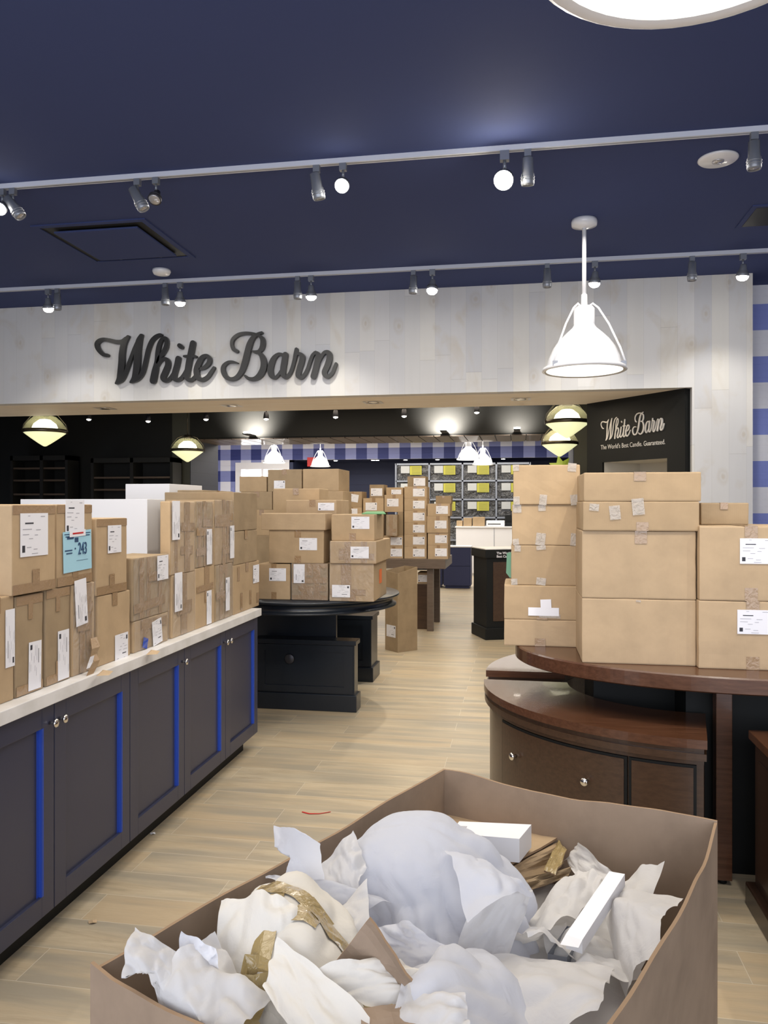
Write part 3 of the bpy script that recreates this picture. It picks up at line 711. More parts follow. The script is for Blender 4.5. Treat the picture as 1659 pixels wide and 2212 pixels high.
z = Fbox(1256, 1505, 1147, z, 3.50, .40, 'large plain box second from the bottom of the middle column', G2, m='card_lt', tape=1)
z = Fbox(1258, 1512, 1083, z, 3.49, .40, 'flat box under the topmost one of the middle column, patches of shiny tape', G2, m='card', tape=2, clear=[(-.40, .8, .04, .03), (-.22, .62, .045, .06), (-.02, .82, .05, .07)])
Fbox(1260, 1516, 1020, z, 3.49, .40, 'flat wide box on top of the middle column, before the black partition', G2, m='card', tape=1)
z = Fbox(1508, 1745, 1299, ZT, 3.46, .46, 'large labelled box at the bottom right on the brown table', G2, m='card_lt', tape=3, lab=[(.02, .70, .135, .10, 0, 0)])
z = Fbox(1510, 1745, 1137, z, 3.46, .46, 'large labelled box on top of the bottom right one', G2, m='card_lt', tape=3, lab=[(.04, .67, .135, .105, 0, 0)])
Fbox(1513, 1619, 1086, z, 3.70, .2, 'small dull brown box on top of the right column', G2, m='card_dk', tape=1)

# oval brown table
def sup(cx, cy, a, bb, e, n=96, ph0=0, ph1=2*math.pi):
    o = []
    for i in range(n):
        t_ = ph0+(ph1-ph0)*i/n; c, s_ = math.cos(t_), math.sin(t_)
        o.append((cx+a*math.copysign(abs(c)**(2/e), c), cy+bb*math.copysign(abs(s_)**(2/e), s_)))
    return o
tb = thing('oval_table', 'big brown wooden oval table loaded with plain boxes', 'table', (1.05, 4.0, 0))
b = MB()
prof = [(-.010, .852), (0, .858), (0, .914), (-.006, .92)]
rings = [sup(0, 0, 1.07+o, .72+o, 2.15) for o, _ in prof]; vs = []; fs = []; n_ = 96
for rg, (_, zz_) in zip(rings, prof): vs += [(x, y, zz_) for x, y in rg]
for j in range(3):
    for i in range(n_): k2 = (i+1) % n_; fs.append((j*n_+i, j*n_+k2, (j+1)*n_+k2, (j+1)*n_+i))
fs += [tuple(reversed(range(n_))), tuple(range(3*n_, 4*n_))]
b.add(vs, fs, 'walnut'); b.build('table_top', 'walnut', tb)
for (lx, ly) in ((-.20, -.46), (-.20, .46), (.75, -.40), (.75, .40)):
    b = MB().bbox((lx-.032, ly-.032, .02), (lx+.032, ly+.032, .852), bev=.002); lg = b.build('leg', 'walnut', tb)
    MB().lathe([(.018, 0), (.018, .02)], (lx, ly, 0), 16, 'black').build('foot', 'black', lg)
b = MB().box((-.33, -.37, 0), (.70, .40, .852)).box((-.70, -.12, 0), (-.33, .40, .852)); b.build('pedestal', 'black', tb)

# curved chests nested under the table
def arc_pts(cx, cy, a, bb, t0, t1, n=40): return [(cx+a*math.cos(t0+(t1-t0)*i/n), cy+bb*math.sin(t0+(t1-t0)*i/n)) for i in range(n+1)]
def arc_block(mb, c, a, bb, wd, t0, t1, z0, z1, m, n=40, ti=0):
    o = arc_pts(c[0], c[1], a, bb, t0, t1, n); i_ = arc_pts(c[0], c[1], a-wd, bb-wd, t0, t1+ti, n)
    poly = o+i_[::-1]; N = n+1; vs = [(x, y, z0) for x, y in o+i_]+[(x, y, z1) for x, y in o+i_]; fs = []
    for k_ in range(n):
        fs.append((k_, k_+1, 2*N+k_+1, 2*N+k_)); fs.append((N+k_+1, N+k_, 3*N+k_, 3*N+k_+1))
        fs.append((2*N+k_, 2*N+k_+1, 3*N+k_+1, 3*N+k_)); fs.append((k_+1, k_, N+k_, N+k_+1))
    fs.append((0, 2*N, 3*N, N)); fs.append((n, N+n, 3*N+n, 2*N+n))
    mb.add(vs, fs, m, False)
def chest(c, a, bb, t0, t1, label, drawers, dark='walnut_dk', wd=.42, ti=0):
    t = thing('curved_chest', label, 'chest', (c[0], c[1], 0), 0, 'curved brown chests under the oval table')
    o = (0, 0)
    b = MB(); arc_block(b, o, a-.03, bb-.03, wd-.05, t0, t1, .07, .60, dark, ti=ti); arc_block(b, o, a-.012, bb-.012, wd-.03, t0, t1, 0.0, .07, dark, ti=ti); b.build('body', dark, t)
    b = MB(); arc_block(b, o, a, bb, wd, t0-.01, t1+.01, .665, .70, 'walnut', ti=ti); b.build('top', 'walnut', t)
    b = MB(); arc_block(b, o, a-.014, bb-.014, wd-.03, t0, t1, .645, .665, dark, ti=ti); arc_block(b, o, a-.004, bb-.004, wd-.02, t0-.008, t1+.008, .618, .645, dark, ti=ti); arc_block(b, o, a-.018, bb-.018, wd-.03, t0, t1, .60, .618, dark, ti=ti)
    b.build('moulding', dark, t)
    for (ta, tb_, z0, z1, knobs, kind) in drawers:
        b = MB(); arc_block(b, o, a-.016, bb-.016, .02, ta, tb_, z0, z1, dark)
        arc_block(b, o, a-.020, bb-.020, .02, ta-.012, tb_+.012, z0-.012, z1+.010, 'black')
        d_ = b.build(kind, dark, t)
        for kt in knobs:
            x, y = (a-.016)*math.cos(kt), (bb-.016)*math.sin(kt); nv = Vector((math.cos(kt)/a, math.sin(kt)/bb, 0)).normalized()
            rot = nv.to_track_quat('Z', 'Y').to_matrix()
            bb_ = MB(); bb_.lathe([(.008, 0), (.006, .012), (.008, .016), (.017, .020), (.018, .026), (.012, .031), (0, .032)], (x, y, z0+(z1-z0)*.62), 20, 'chrome', rot=rot)
            bb_.build('knob', 'chrome', d_)
    return t
CC = (.82, 4.10)
def th_px(px, a=.984, bb=.916):
    best = None
    for i in range(400):
        th = math.pi+(math.pi/2)*i/400; x = CC[0]+a*math.cos(th); y = CC[1]+bb*math.sin(th)
        r_ = x*CS+y*SN; d_ = -x*SN+y*CS; q = 829.5+F*r_/d_
        if best is None or abs(q-px) < best[0]: best = (abs(q-px), th)
    return best[1]
ta, tb2, tc, td, te = th_px(1085), th_px(1348), th_px(1364), th_px(1498), th_px(1521)
chest(CC, 1.0, .93, math.pi, te, 'curved brown chest with two round knobs, front left under the table',
      [(ta, tb2, .27, .585, (th_px(1115), th_px(1268)), 'drawer'), (ta, tb2, .09, .245, (), 'drawer'), (tc, td, .09, .585, (), 'side_panel')], ti=4.654-te)
t = thing('low_chest', 'dark brown chest cut by the right photo edge, right of the table leg', 'chest', (1.30, 2.93, 0))
MB().bbox((-.375, -.41, .0), (.39, .41, .665), bev=.003).build('body', 'espresso', t)
MB().bbox((-.395, -.43, .665), (.41, .43, .70), bev=.004).build('top', 'walnut', t)
MB().bbox((-.405, -.44, 0), (.42, .44, .09), bev=.008).build('plinth', 'espresso', t)
MB().bbox((-.383, -.35, .14), (-.374, .35, .60), bev=.003).build('side_panel', 'espresso', t)
chest((CC[0], CC[1]+.24), 1.0, .93, math.pi/2+.12, math.pi, 'curved brown chest behind the front left one, mostly hidden', [])

# ------------------------------------------------------------------ track lights
TZ = CZ-.005
def track(y, x0, x1, label):
    t = thing('light_track', label, 'lighting track', ((x0+x1)/2, y, CZ), 0, 'white ceiling tracks')
    L = (x1-x0)/2
    MB().box((-L, -.021, -.034), (L, .021, 0)).build('rail', 'track_white', t)
    MB().box((-L, -.008, -.0345), (L, .008, -.034)).build('slot', 'alu', t)
T1Y, T2Y = 5.165, 7.63
track(T1Y, -5, 5, 'nearer white ceiling track crossing the whole navy ceiling')
track(T2Y, -7, 5, 'farther white ceiling track just before the plank facade')
track(2.3, -4, 4, 'white ceiling track above the photographer, out of view')
def head(x, y, kind, aim, label, zc=CZ-.034, s=1.0, lit=None, energy=0, grp='track lamp heads', lampmat='lamp_on', spot=70):
    """kind 'cylinder' or 'bulb'. aim: direction the lamp looks"""
    t = thing('track_lamp', label, 'spotlight', (x, y, zc), 0, grp)
    MB().box((-.022*s, -.018*s, -.045*s), (.022*s, .018*s, 0)).build('adapter', 'alu', t)
    MB().tube([(0, 0, -.045*s), (0, 0, -.085*s)], .008*s, 8, 'alu').build('stem', 'alu', t)
    a = Vector(aim).normalized(); rot = a.to_track_quat('Z', 'Y').to_matrix(); c = Vector((0, 0, -.125*s))
    b = MB()
    dome = False
    if kind == 'cylinder':
        b.lathe([(.020*s, -.075*s), (.034*s, -.070*s), (.036*s, .02*s), (.041*s, .03*s), (.043*s, .085*s), (.039*s, .10*s), (.036*s, .10*s), (.034*s, .085*s)], c, 24, 'alu', rot=rot)
        b.lathe([(.044*s, .045*s), (.046*s, .048*s), (.044*s, .052*s)], c, 24, 'alu', rot=rot)
        b.lathe([(.044*s, .062*s), (.046*s, .065*s), (.044*s, .069*s)], c, 24, 'alu', rot=rot)
        e = .088*s; rr = .034*s
    else:
        b.lathe([(.016*s, -.045*s), (.022*s, -.04*s), (.026*s, -.01*s), (.046*s, .03*s), (.048*s, .045*s), (.044*s, .045*s)], c, 24, 'alu_dk' if not lit else 'alu', rot=rot)
        for q in (-.005, .005, .015): b.lathe([((.028+q*.6)*s, q*s), ((.034+q*.8)*s, (q+.002)*s), ((.030+q*.6)*s, (q+.004)*s)], c, 24, 'alu_dk', rot=rot)
        e = .043*s; rr = .044*s; dome = True
    b.build('housing', 'alu', t)
    lm = lampmat if lit else 'lens'
    MB().lathe([(rr, e), (rr*.95, e+.014*s), (rr*.7, e+.028*s), (rr*.35, e+.035*s), (0, e+.037*s)] if dome and lit else [(rr, e), (rr*.8, e+.006*s), (0, e+.009*s)], c, 24, lm, rot=rot).build('lens', lm, t)
    if energy:
        p = Vector((x, y, zc))+c+a*(e+.05*s)
        light('SPOT', 'track_lamp_beam', p, energy, NEUT, .03, target=p+a, spot=spot, blend=.7)
def hp(px, ty): return XA(px, ty)
# nearer track
head(hp(5, T1Y), T1Y, 'bulb', (.1, -.75, -.65), 'lit head on the nearer track at the left photo edge', lit=1, energy=25)
head(hp(28, T1Y), T1Y, 'cylinder', (.55, .1, -.75), 'tilted grey cylinder head, leftmost one on the nearer track', )
head(hp(297, T1Y), T1Y, 'cylinder', (.45, .1, -.85), 'grey cylinder head above the ceiling cassette on the nearer track')
head(hp(337, T1Y), T1Y, 'bulb', (.0, -.55, -.85), 'unlit round head beside the cylinder above the ceiling cassette')
head(hp(684, T1Y), T1Y, 'cylinder', (.15, .2, -.95), 'grey cylinder head left of the lit one in mid track')
head(hp(741, T1Y), T1Y, 'bulb', (.0, -.75, -.66), 'lit round head in the middle of the nearer track', lit=1, energy=40, s=1.05)
head(hp(1090, T1Y), T1Y, 'bulb', (-.1, -.78, -.60), 'dazzling round head, brightest lamp on the nearer track', lit=1, energy=60, s=1.35, lampmat='lamp_hot')
head(hp(1140, T1Y), T1Y, 'cylinder', (.0, .2, -.95), 'grey cylinder head just right of the dazzling lamp')
head(hp(1629, T1Y), T1Y, 'cylinder', (.02, .05, -1), 'grey cylinder head at the right end of the nearer track')
# farther track
F2 = [(104, 'bulb', 1, 'lit round head, leftmost of the farther track'), (124, 'cylinder', 0, 'grey cylinder head beside the leftmost lit one of the farther track'),
      (357, 'cylinder', 0, 'grey cylinder head below the small ceiling disc'), (389, 'bulb', 1, 'lit round head below the small ceiling disc'),
      (643, 'cylinder', 0, 'grey cylinder head above the letters of Barn'), (672, 'bulb', 1, 'lit round head above the letters of Barn'),
      (893, 'cylinder', 0, 'grey cylinder head left of the lit one right of the sign'), (934, 'bulb', 2, 'lit round head right of the sign, left of the white pendant'),
      (1182, 'cylinder', 0, 'grey cylinder head just left of the white pendant rod'), (1285, 'bulb', 1, 'lit round head just right of the white pendant rod'),
      (1495, 'cylinder', 0, 'grey cylinder head near the right end of the farther track'), (1605, 'bulb', 1, 'lit round head at the right end of the farther track')]
for px, kd, lt, lb_ in F2:
    head(hp(px, T2Y), T2Y, kd, (-.05, -.20, -1) if lt == 2 else (random.uniform(-.06, .06), (.14 if lt else .05), -1), lb_, lit=lt, energy={0: 0, 1: 45, 2: 160}[lt], spot=60 if lt == 2 else 110, s=1.2 if lt else 1)
# track above the photographer
for i, x in enumerate((-2.6, -1.5, -.3, .9, 2.0)):
    tgt = [(-1.7, 3.0, .6), (-1.7, 4.6, 1.1), (-1.2, 6.0, 1.1), (.5, 3.6, 1.3), (1.4, 3.6, 1.2)][i]
    a = Vector(tgt)-Vector((x, 2.3, CZ))
    head(x, 2.3, 'bulb', a, ['lit head over the left counter, above the camera', 'second lit head above the camera', 'middle lit head above the camera', 'lit head above the camera aimed at the brown table', 'rightmost lit head above the camera'][i], lit=1, energy=(55, 55, 95, 90, 90)[i], spot=75)

# ------------------------------------------------------------------ ceiling fittings
cs = [P(95, 497, CZ), P(300, 485, CZ), P(400, 548, CZ), P(215, 556, CZ)]
cx = sum(p.x for p in cs)/4; cy = sum(p.y for p in cs)/4
t = thing('air_conditioner', 'square navy ceiling air conditioner cassette left of the lamps', 'air conditioner', (cx, cy, CZ))
hw = .48
MB().box((-hw-.03, -hw-.03, -.012), (hw+.03, -hw+.02, 0)).box((-hw-.03, hw-.02, -.012), (hw+.03, hw+.03, 0)).box((-hw-.03, -hw+.02, -.012), (-hw+.02, hw-.02, 0)).box((hw-.02, -hw+.02, -.012), (hw+.03, hw-.02, 0)).build('frame', 'ceil', t)
MB().box((-hw+.02, -hw+.02, -.004), (hw-.02, hw-.02, -.001)).build('slot', 'black', t)
MB().bbox((-hw+.10, -hw+.10, -.03), (hw-.10, hw-.10, -.012), bev=.008).build('grille', 'ceil', t)
for xx in (-.2, .2): MB().box((xx-.012, hw-.09, -.012), (xx+.012, hw-.05, -.006)).build('clip', 'alu', t)
q = P(1551, 342, CZ)
t = thing('ceiling_speaker', 'flat white round ceiling disc with a small centre lens at the right', 'speaker', q)
MB().lathe([(.128, 0), (.13, -.008), (.118, -.018), (0, -.02)], (0, 0, 0), 40, 'white_metal').build('disc', 'white_metal', t)
MB().lathe([(.04, -.019), (.038, -.026), (.02, -.034), (0, -.036)], (.0, 0, 0), 24, 'lens').build('lens', 'lens', t)
q = P(349, 583, CZ)
tag(MB().lathe([(.088, 0), (.09, -.02), (.075, -.045), (.03, -.055), (0, -.055)], q, 36, 'white_metal').build('smoke_detector', 'white_metal'), 'small white domed disc on the navy ceiling below the cassette', 'smoke detector')
q = P(1668, 460, CZ)
t = thing('air_vent', 'dark ceiling vent corner at the right photo edge', 'vent', q)
MB().box((-.2, -.2, -.01), (.3, .3, 0)).build('frame', 'ceil', t); MB().box((-.16, -.16, -.012), (.26, .26, -.01)).build('grille', 'black', t)

# ------------------------------------------------------------------ white pendants
def pendant(x, y, zr, ztop, r, label, grp, glow=0, energy=60, shade_m='white_metal', big=True):
    s = r/.34
    t = thing('pendant_lamp', label, 'pendant lamp', (x, y, ztop), 0, grp)
    Z = lambda v: zr-ztop+v*s
    MB().lathe([(.10*s, 0), (.105*s, -.02*s), (.10*s, -.05*s), (.03*s, -.068*s), (0, -.068*s)], (0, 0, 0), 32, 'white_metal').build('canopy', 'white_metal', t)
    MB().tube([(0, 0, -.06*s), (0, 0, Z(.60))], .017*s if big else .012*s, 12, 'white_metal').build('rod', 'white_metal', t)
    MB().lathe([(0, Z(.62)), (.024*s, Z(.62)), (.026*s, Z(.53)), (.07*s, Z(.52)), (.085*s, Z(.50)), (.085*s, Z(.36)), (.075*s, Z(.34))], (0, 0, 0), 32, 'white_metal').build('socket_housing', 'white_metal', t)
    prof = [(.085, .37), (.10, .345), (.15, .30), (.205, .245), (.25, .18), (.285, .10), (.30, .04), (.335, .022), (.34, .0), (.325, -.008), (.305, .0)]
    inn = [(.290, .04), (.275, .10), (.24, .175), (.195, .235), (.14, .29), (.08, .34), (.0, .345)]
    MB().lathe([(a*s, Z(c)) for a, c in prof], (0, 0, 0), 48, shade_m).build('shade', shade_m, t)
    MB().lathe([(.305*s, Z(0))]+[(a*s, Z(c)) for a, c in inn], (0, 0, 0), 48, 'shade_in').build('shade_lining', 'shade_in', t)
    for k_ in range(3):
        a = R(100+120*k_)
        pts = [(rr*s*math.cos(a), rr*s*math.sin(a), Z(v)) for rr, v in ((.03, .515), (.07, .54), (.115, .50), (.20, .36), (.29, .16), (.335, .03))]
        arm = MB().tube(pts, .008*s, 8, 'white_metal').build('brace', 'white_metal', t)
        MB().box((.315*s*math.cos(a)-.02*s, .315*s*math.sin(a)-.02*s, Z(.01)), (.315*s*math.cos(a)+.02*s, .315*s*math.sin(a)+.02*s, Z(.05))).build('clasp', 'alu', arm)
    MB().lathe([(0, Z(.10)), (.03*s, Z(.115)), (.045*s, Z(.16)), (.03*s, Z(.22)), (.02*s, Z(.30)), (0, Z(.30))], (0, 0, 0), 20, 'bulb').build('light_bulb', 'bulb', t)
    light('SPOT', 'pendant_beam', (x, y, zr+.03*s), energy, NEUT, .08*s, target=(x, y, 0), spot=150, blend=.6)
    return t
q = P(1262, 475, CZ)
pendant(q.x, q.y, 2.70, CZ, .34, 'white metal dome pendant lamp with rod in front of the plank facade', 'large white pendants', energy=70)
pendant(.345, 1.56, 2.70, CZ, .34, 'white pendant lamp cut by the top edge at the upper right', 'large white pendants', energy=25)
light('SPOT', 'pendant_fill_spot', (q.x-.25, q.y-1.1, 3.85), 35, NEUT, .05, target=(q.x, q.y, 2.95), spot=30, blend=.8)  # unseen fill spot with no fixture, aimed at the pendant dome
for px, py, lb_, gl in ((592, 1000, 'far white pendant blown out bright above the box tower', 1), (692, 1008, 'far white pendant second from the left, its dome clearly seen', 0),
                        (1012, 993, 'far white pendant glowing brightest, left of its dimmer neighbour', 1), (1043, 1004, 'far white pendant just right of the brightest one', 0)):
    q = P(px, py, 2.5)
    pendant(q.x, q.y, 2.5, BC, .235, lb_, 'far white pendants', energy=35, shade_m='shade_glow' if gl else 'white_metal', big=False)

# glass pendants
def glass_pendant(px, py, Y, r, label, cable_top=MC):
    q = PY(px, py, Y); t = thing('glass_pendant', label, 'pendant lamp', (q.x, q.y, cable_top), 0, 'amber glass pendants')
    z0 = q.z-cable_top
    MB().tube([(0, 0, 0), (0, 0, z0+r*.85)], .007, 8, 'bronze').build('cable', 'bronze', t)
    MB().lathe([(0, z0+r*.98), (r*.16, z0+r*.95), (r*.24, z0+r*.80), (r*.22, z0+r*.74)], (0, 0, 0), 24, 'bronze').build('cap', 'bronze', t)
    MB().lathe([(r*.24, z0+r*.78), (r*.50, z0+r*.70), (r*.78, z0+r*.45), (r*.95, z0+r*.18), (r*.98, z0+r*.06)], (0, 0, 0), 40, 'glass').build('glass_dome', 'glass', t)
    MB().lathe([(r*.98, z0+r*.09), (r*1.01, z0+r*.06), (r*1.01, z0-r*.05), (r*.98, z0-r*.08)], (0, 0, 0), 40, 'bronze').build('band', 'bronze', t)
    MB().lathe([(r*.97, z0-r*.06), (r*.62, z0-r*.33), (r*.3, z0-r*.56), (r*.08, z0-r*.70), (0, z0-r*.72)], (0, 0, 0), 40, 'opal').build('glass_cone', 'opal', t)
    MB().lathe([(0, z0+r*.60), (r*.25, z0+r*.56), (r*.50, z0+r*.36), (r*.58, z0+r*.18), (r*.4, z0+r*.10), (0, z0+r*.08)], (0, 0, 0), 24, 'bulb').build('inner_diffuser', 'bulb', t)
    for k_ in range(2):
        a = R(20+180*k_); MB().tube([(rr*r*math.cos(a), rr*r*math.sin(a), z0+v*r) for rr, v in ((.15, .95), (.6, .78), (.95, .35), (1.04, .0), (1.02, -.12))], r*.03, 6, 'bronze').build('brace', 'bronze', t)
glass_pendant(97, 932, 9.95, .29, 'amber glass pendant hanging at the far left under the soffit')
glass_pendant(405, 973, 12.4, .27, 'amber glass pendant on a cable above the white display blocks')
glass_pendant(1225, 912, 10.35, .285, 'amber glass pendant half hidden by the black partition')
glass_pendant(1209, 958, 12.3, .28, 'amber glass pendant just below and behind the one at the partition')
# lime decoration under the lower pendant
q = PY(1212, 992, 12.3); q.z -= .15; b = MB(); ctr = Vector((0, 0, 0))
ring = []
for i in range(14):
    a = 2*math.pi*i/14; rr = .20 if i % 2 == 0 else .11; ring.append(Vector((rr*math.cos(a), .02*(-1)**i, rr*math.sin(a)*1.1)))
vs = [Vector((0, -.07, 0)), Vector((0, .07, 0))]+ring
fs = [(0, 2+i, 2+(i+1) % 14) for i in range(14)]+[(1, 2+(i+1) % 14, 2+i) for i in range(14)]
b.add(vs, fs, 'lime'); tag(b.build('foil_star', 'lime', loc=q), 'lime green pointed foil decoration below the glass pendants', 'decoration')

# soffit downlights (diamond shaped recess seen on the pine soffit)
for px, py, lb_ in ((145, 890, 'small'), (235, 884, 'leftmost'), (515, 881, 'second'), (813, 874, 'third'), (1125, 864, 'fourth')):
    if lb_ == 'small': continue
    q = P(px, py, OZ); t = thing('recessed_light', {'leftmost': 'recessed soffit light near the left glass pendant', 'second': 'recessed soffit light below the letter B', 'third': 'recessed soffit light right of the sign', 'fourth': 'recessed soffit light near the black partition'}[lb_], 'recessed light', (q.x, 9.0, OZ), 0, 'recessed lights in the pine soffit')
    b = MB()
    for a_ in range(4):
        rot = Matrix.Rotation(a_*math.pi/2, 3, 'Z'); vs = [rot @ Vector(v) for v in ((-.11, -.11, -.004), (.11, -.11, -.004), (.08, -.08, -.004), (-.08, -.08, -.004))]
        b.add(vs, [(0, 3, 2, 1)], 'white_paint')
    b.build('trim_ring', 'white_paint', t)
    MB().lathe([(.07, -.002), (.05, -.008), (0, -.01)], (0, 0, 0), 20, 'chrome').build('reflector', 'chrome', t)

# heads before the inner black bulkhead, and wall-washing lamps
for i, (px, py) in enumerate(((192, 905), (320, 909), (445, 905), (575, 904), (725, 900), (873, 898), (1030, 890))):
    q = PY(px, py, 12.0); zc = MC
    t = thing('track_lamp', ['small lit lamp on the black ceiling above the left shelves', 'small lit lamp above the open black shelving', 'small lit lamp between glass pendant and first wall glow', 'small lit lamp right of the first wall glow', 'small lit lamp in the middle of the black ceiling', 'small lit lamp left of the second wall glow', 'small lit lamp right of the second wall glow'][i], 'spotlight', (q.x, q.y, zc), 0, 'lamps on the black ceiling')
    MB().tube([(0, 0, 0), (0, 0, q.z-zc+.06)], .008, 6, 'alu_dk').build('stem', 'alu_dk', t)
    MB().lathe([(.03, q.z-zc+.10), (.04, q.z-zc+.06), (.045, q.z-zc), (.04, q.z-zc-.005)], (0, 0, 0), 16, 'alu_dk').build('housing', 'alu_dk', t)
    MB().lathe([(.038, q.z-zc-.004), (.03, q.z-zc-.02), (0, q.z-zc-.03)], (0, 0, 0), 16, 'lamp_dim').build('lens', 'lamp_dim', t)
for i, (px, e) in enumerate(((540, 150), (960, 200), (1117, 60))):
    q = PY(px, 940, PY0-.16)
    t = thing('wall_washer', ['small uplight making the left glow on the black bulkhead', 'small uplight making the middle glow on the black bulkhead', 'small uplight making the dim right glow on the black bulkhead'][i], 'wall light', (q.x, PY0, OZ+.02), 0, 'uplights on the black bulkhead')
    MB().box((-.05, -.40, -.01), (.05, 0, .01)).build('bracket', 'black', t)
    MB().lathe([(.05, .01), (.055, .04)], (0, -.34, 0), 16, 'lamp_dim').build('lamp', 'lamp_dim', t)
    light('SPOT', 'wall_washer_beam', (q.x, PY0-.34, OZ+.07), e*1.3, NEUT, .03, target=(q.x, PY0+.02, OZ+.25), spot=130, blend=.8)
# small lights under the recess and exit sign
for i, px in enumerate((725, 806, 815, 876, 945, 1087)):
    q = PY(px, 990, BY+.5)
    t = tag(MB().lathe([(.05, 0), (.045, -.01), (0, -.012)], (q.x, BY+.5, 2.80), 16, 'lamp_dim').build('downlight', 'lamp_dim'), ['leftmost tiny light dot under the gingham band', 'left one of the pair of tiny light dots', 'right one of the pair of tiny light dots', 'tiny light dot above the wire racks at their left', 'tiny light dot left of the bright pendants', 'tiny light dot right of the bright pendants'][i], 'recessed light', 'dots of light in the recess')
q = PY(675, 998, 19.9); tag(MB().bbox((q.x-.13, 19.85, q.z-.12), (q.x+.13, 19.9, q.z+.12), 'red', .01).box((q.x-.02, 19.86, q.z+.12), (q.x+.02, 19.89, 2.82), 'red').build('exit_sign', 'red'), 'small red sign half hidden by a far pendant', 'sign')

# ------------------------------------------------------------------ middle zone: black shelving
def shelving(px0, px1, ytop, posts, rows, Y, label):
    x0, x1 = XA(px0, Y), XA(px1, Y); zt_ = PY(px0, ytop, Y).z
    t = thing('shelving_unit', label, 'shelves', ((x0+x1)/2, Y, 0), 0, 'black shelving in the dark room'); w = (x1-x0)/2
    b = MB().box((-w, 0, 0), (-w+.05, .38, zt_)).box((w-.05, 0, 0), (w, .38, zt_)).box((-w, 0, zt_-.08), (w, .38, zt_)).box((-w, .36, 0), (w, .38, zt_)).box((-w, 0, 0), (w, .38, .1))
    for p_ in posts: xx = XA(p_, Y)-(x0+x1)/2; b.box((xx-.03, 0, 0), (xx+.03, .38, zt_))
    b.build('frame', 'black_mid', t)
    for r_ in rows:
        zz_ = PY(px0, r_, Y).z; MB().box((-w+.05, .02, zz_-.015), (w-.05, .36, zz_+.015)).build('shelf', 'grey_wood', t)
    for zz_ in (.5, 1.0): MB().box((-w+.05, .02, zz_), (w-.05, .36, zz_+.03)).build('shelf', 'grey_wood', t)
shelving(22, 146, 985, (89,), (1012, 1038, 1068), 12.7, 'black shelving unit at the far left with three thin shelves')
shelving(196, 373, 990, (284,), (1032, 1058), 12.7, 'black shelving unit with two lit shelf edges beside the grey pillar')

# ------------------------------------------------------------------ black round table with boxes
bt = thing('round_table', 'black round table with deep rim carrying wrapped boxes', 'table', (-1.70, 6.20, 0))
MB().lathe([(.66, .80), (.71, .80), (.725, .805), (.725, .815), (.70, .822), (.695, .865), (.725, .875), (.745, .882), (.75, .892), (.745, .90), (0, .90)], (0, 0, 0), 72, 'black_furn').build('table_top', 'black_furn', bt)
MB().box((-.62, .0, 0), (.12, .10, .80)).box((-.25, -.04, .4), (.25, .0, .80)).build('pedestal', 'black_furn', bt)  # pedestal made a wide black panel, so the space below the table reads dark
def panel_chest(x0, x1, y0, y1, h, label, m='black_furn', grp=None, top='black_furn', handle=False):
    t = thing('low_chest', label, 'chest', ((x0+x1)/2, (y0+y1)/2, 0), 0, grp); w, d = (x1-x0)/2, (y1-y0)/2
    b = MB().bbox((-w+.02, -d+.02, .0), (w-.02, d-.02, h-.035), bev=.003); b.build('body', m, t)
    MB().bbox((-w, -d, 0), (w, d, .13), bev=.006).build('plinth', m, t)
    MB().bbox((-w+.005, -d+.005, h-.035), (w-.005, d-.005, h), bev=.004).build('top', top, t)
    b = MB(); y = -d+.02
    b.box((-w+.03, y-.012, .14), (-w+.10, y, h-.04)).box((w-.10, y-.012, .14), (w-.03, y, h-.04)).box((-w+.10, y-.012, h-.09), (w-.10, y, h-.04)).box((-w+.10, y-.012, .14), (w-.10, y, .19))
    b.build('front_frame', m, t)
    if handle: MB().lathe([(.035, 0), (.04, .004), (.035, .008)], (-.12, y-.004, h*.72), 24, 'alu_dk', rot=Matrix.Rotation(R(90), 3, 'X')).build('ring_pull', 'alu_dk', t)
panel_chest(XA(545, 5.95), XA(770, 5.95), 5.95, 6.12, .55, 'low black chest with ring pull in front under the round table', grp='low black chests', handle=True)
panel_chest(XA(703, 7.0), XA(806, 7.0), 7.0, 7.35, .60, 'low black chest behind the ring pull one', grp='low black chests')
G3 = 'boxes on the black round table'
def FF(px0, px1, y0, zb, Y, d, lb_, grp=G3, **kw): return Fbox(px0, px1, y0, zb, Y, d, lb_, grp, **kw)
za = FF(556, 627, 1218, .90, 5.64, .29, 'box at the left of the bottom row on the round table, labelled top right', tape=3, lab=[(.12, .70, .13, .095, 0, 0)])
zb = FF(629, 709, 1217, .90, 5.64, .29, 'middle box of the bottom row on the round table, narrow white label', tape=4, m='card_dk', wrap=True, lab=[(-.28, .72, .085, .14, 1, 0)])
zc = FF(711, 808, 1217, .90, 5.62, .55, 'box on the round table with bluish film and label at its lower left', tape=2, wrap=True, lab=[(-.23, .27, .135, .09, 2, 0)],
        extra=lambda t, w, d, h, y: (lambda b: b.build('orange_sticker', 'orange', t))(MB().box((w/2, -.05, .40*h), (w/2+.002, .05, .78*h))))
zd = FF(580, 700, 1145, max(za, zb), 5.64, .29, 'box of the second row left on the round table, small label at its centre', tape=3, m='card', lab=[(.22, .58, .135, .09, 0, 0)])
ze = FF(712, 813, 1169, zc, 5.60, .62, 'flat wrapped box of the second row right on the round table', tape=0, m='card', wrap=True, lab=[(.15, .50, .135, .085, 0, 0)])
FF(563, 703, 1109, zd, 5.62, .24, 'flat unlabelled box on top of the left pile on the round table', tape=0, m='card_lt')
FF(715, 809, 1111, ze, 5.66, .40, 'box on top of the right pile on the round table, label top right', tape=2, m='card', lab=[(.18, .68, .135, .09, 0, 0)])
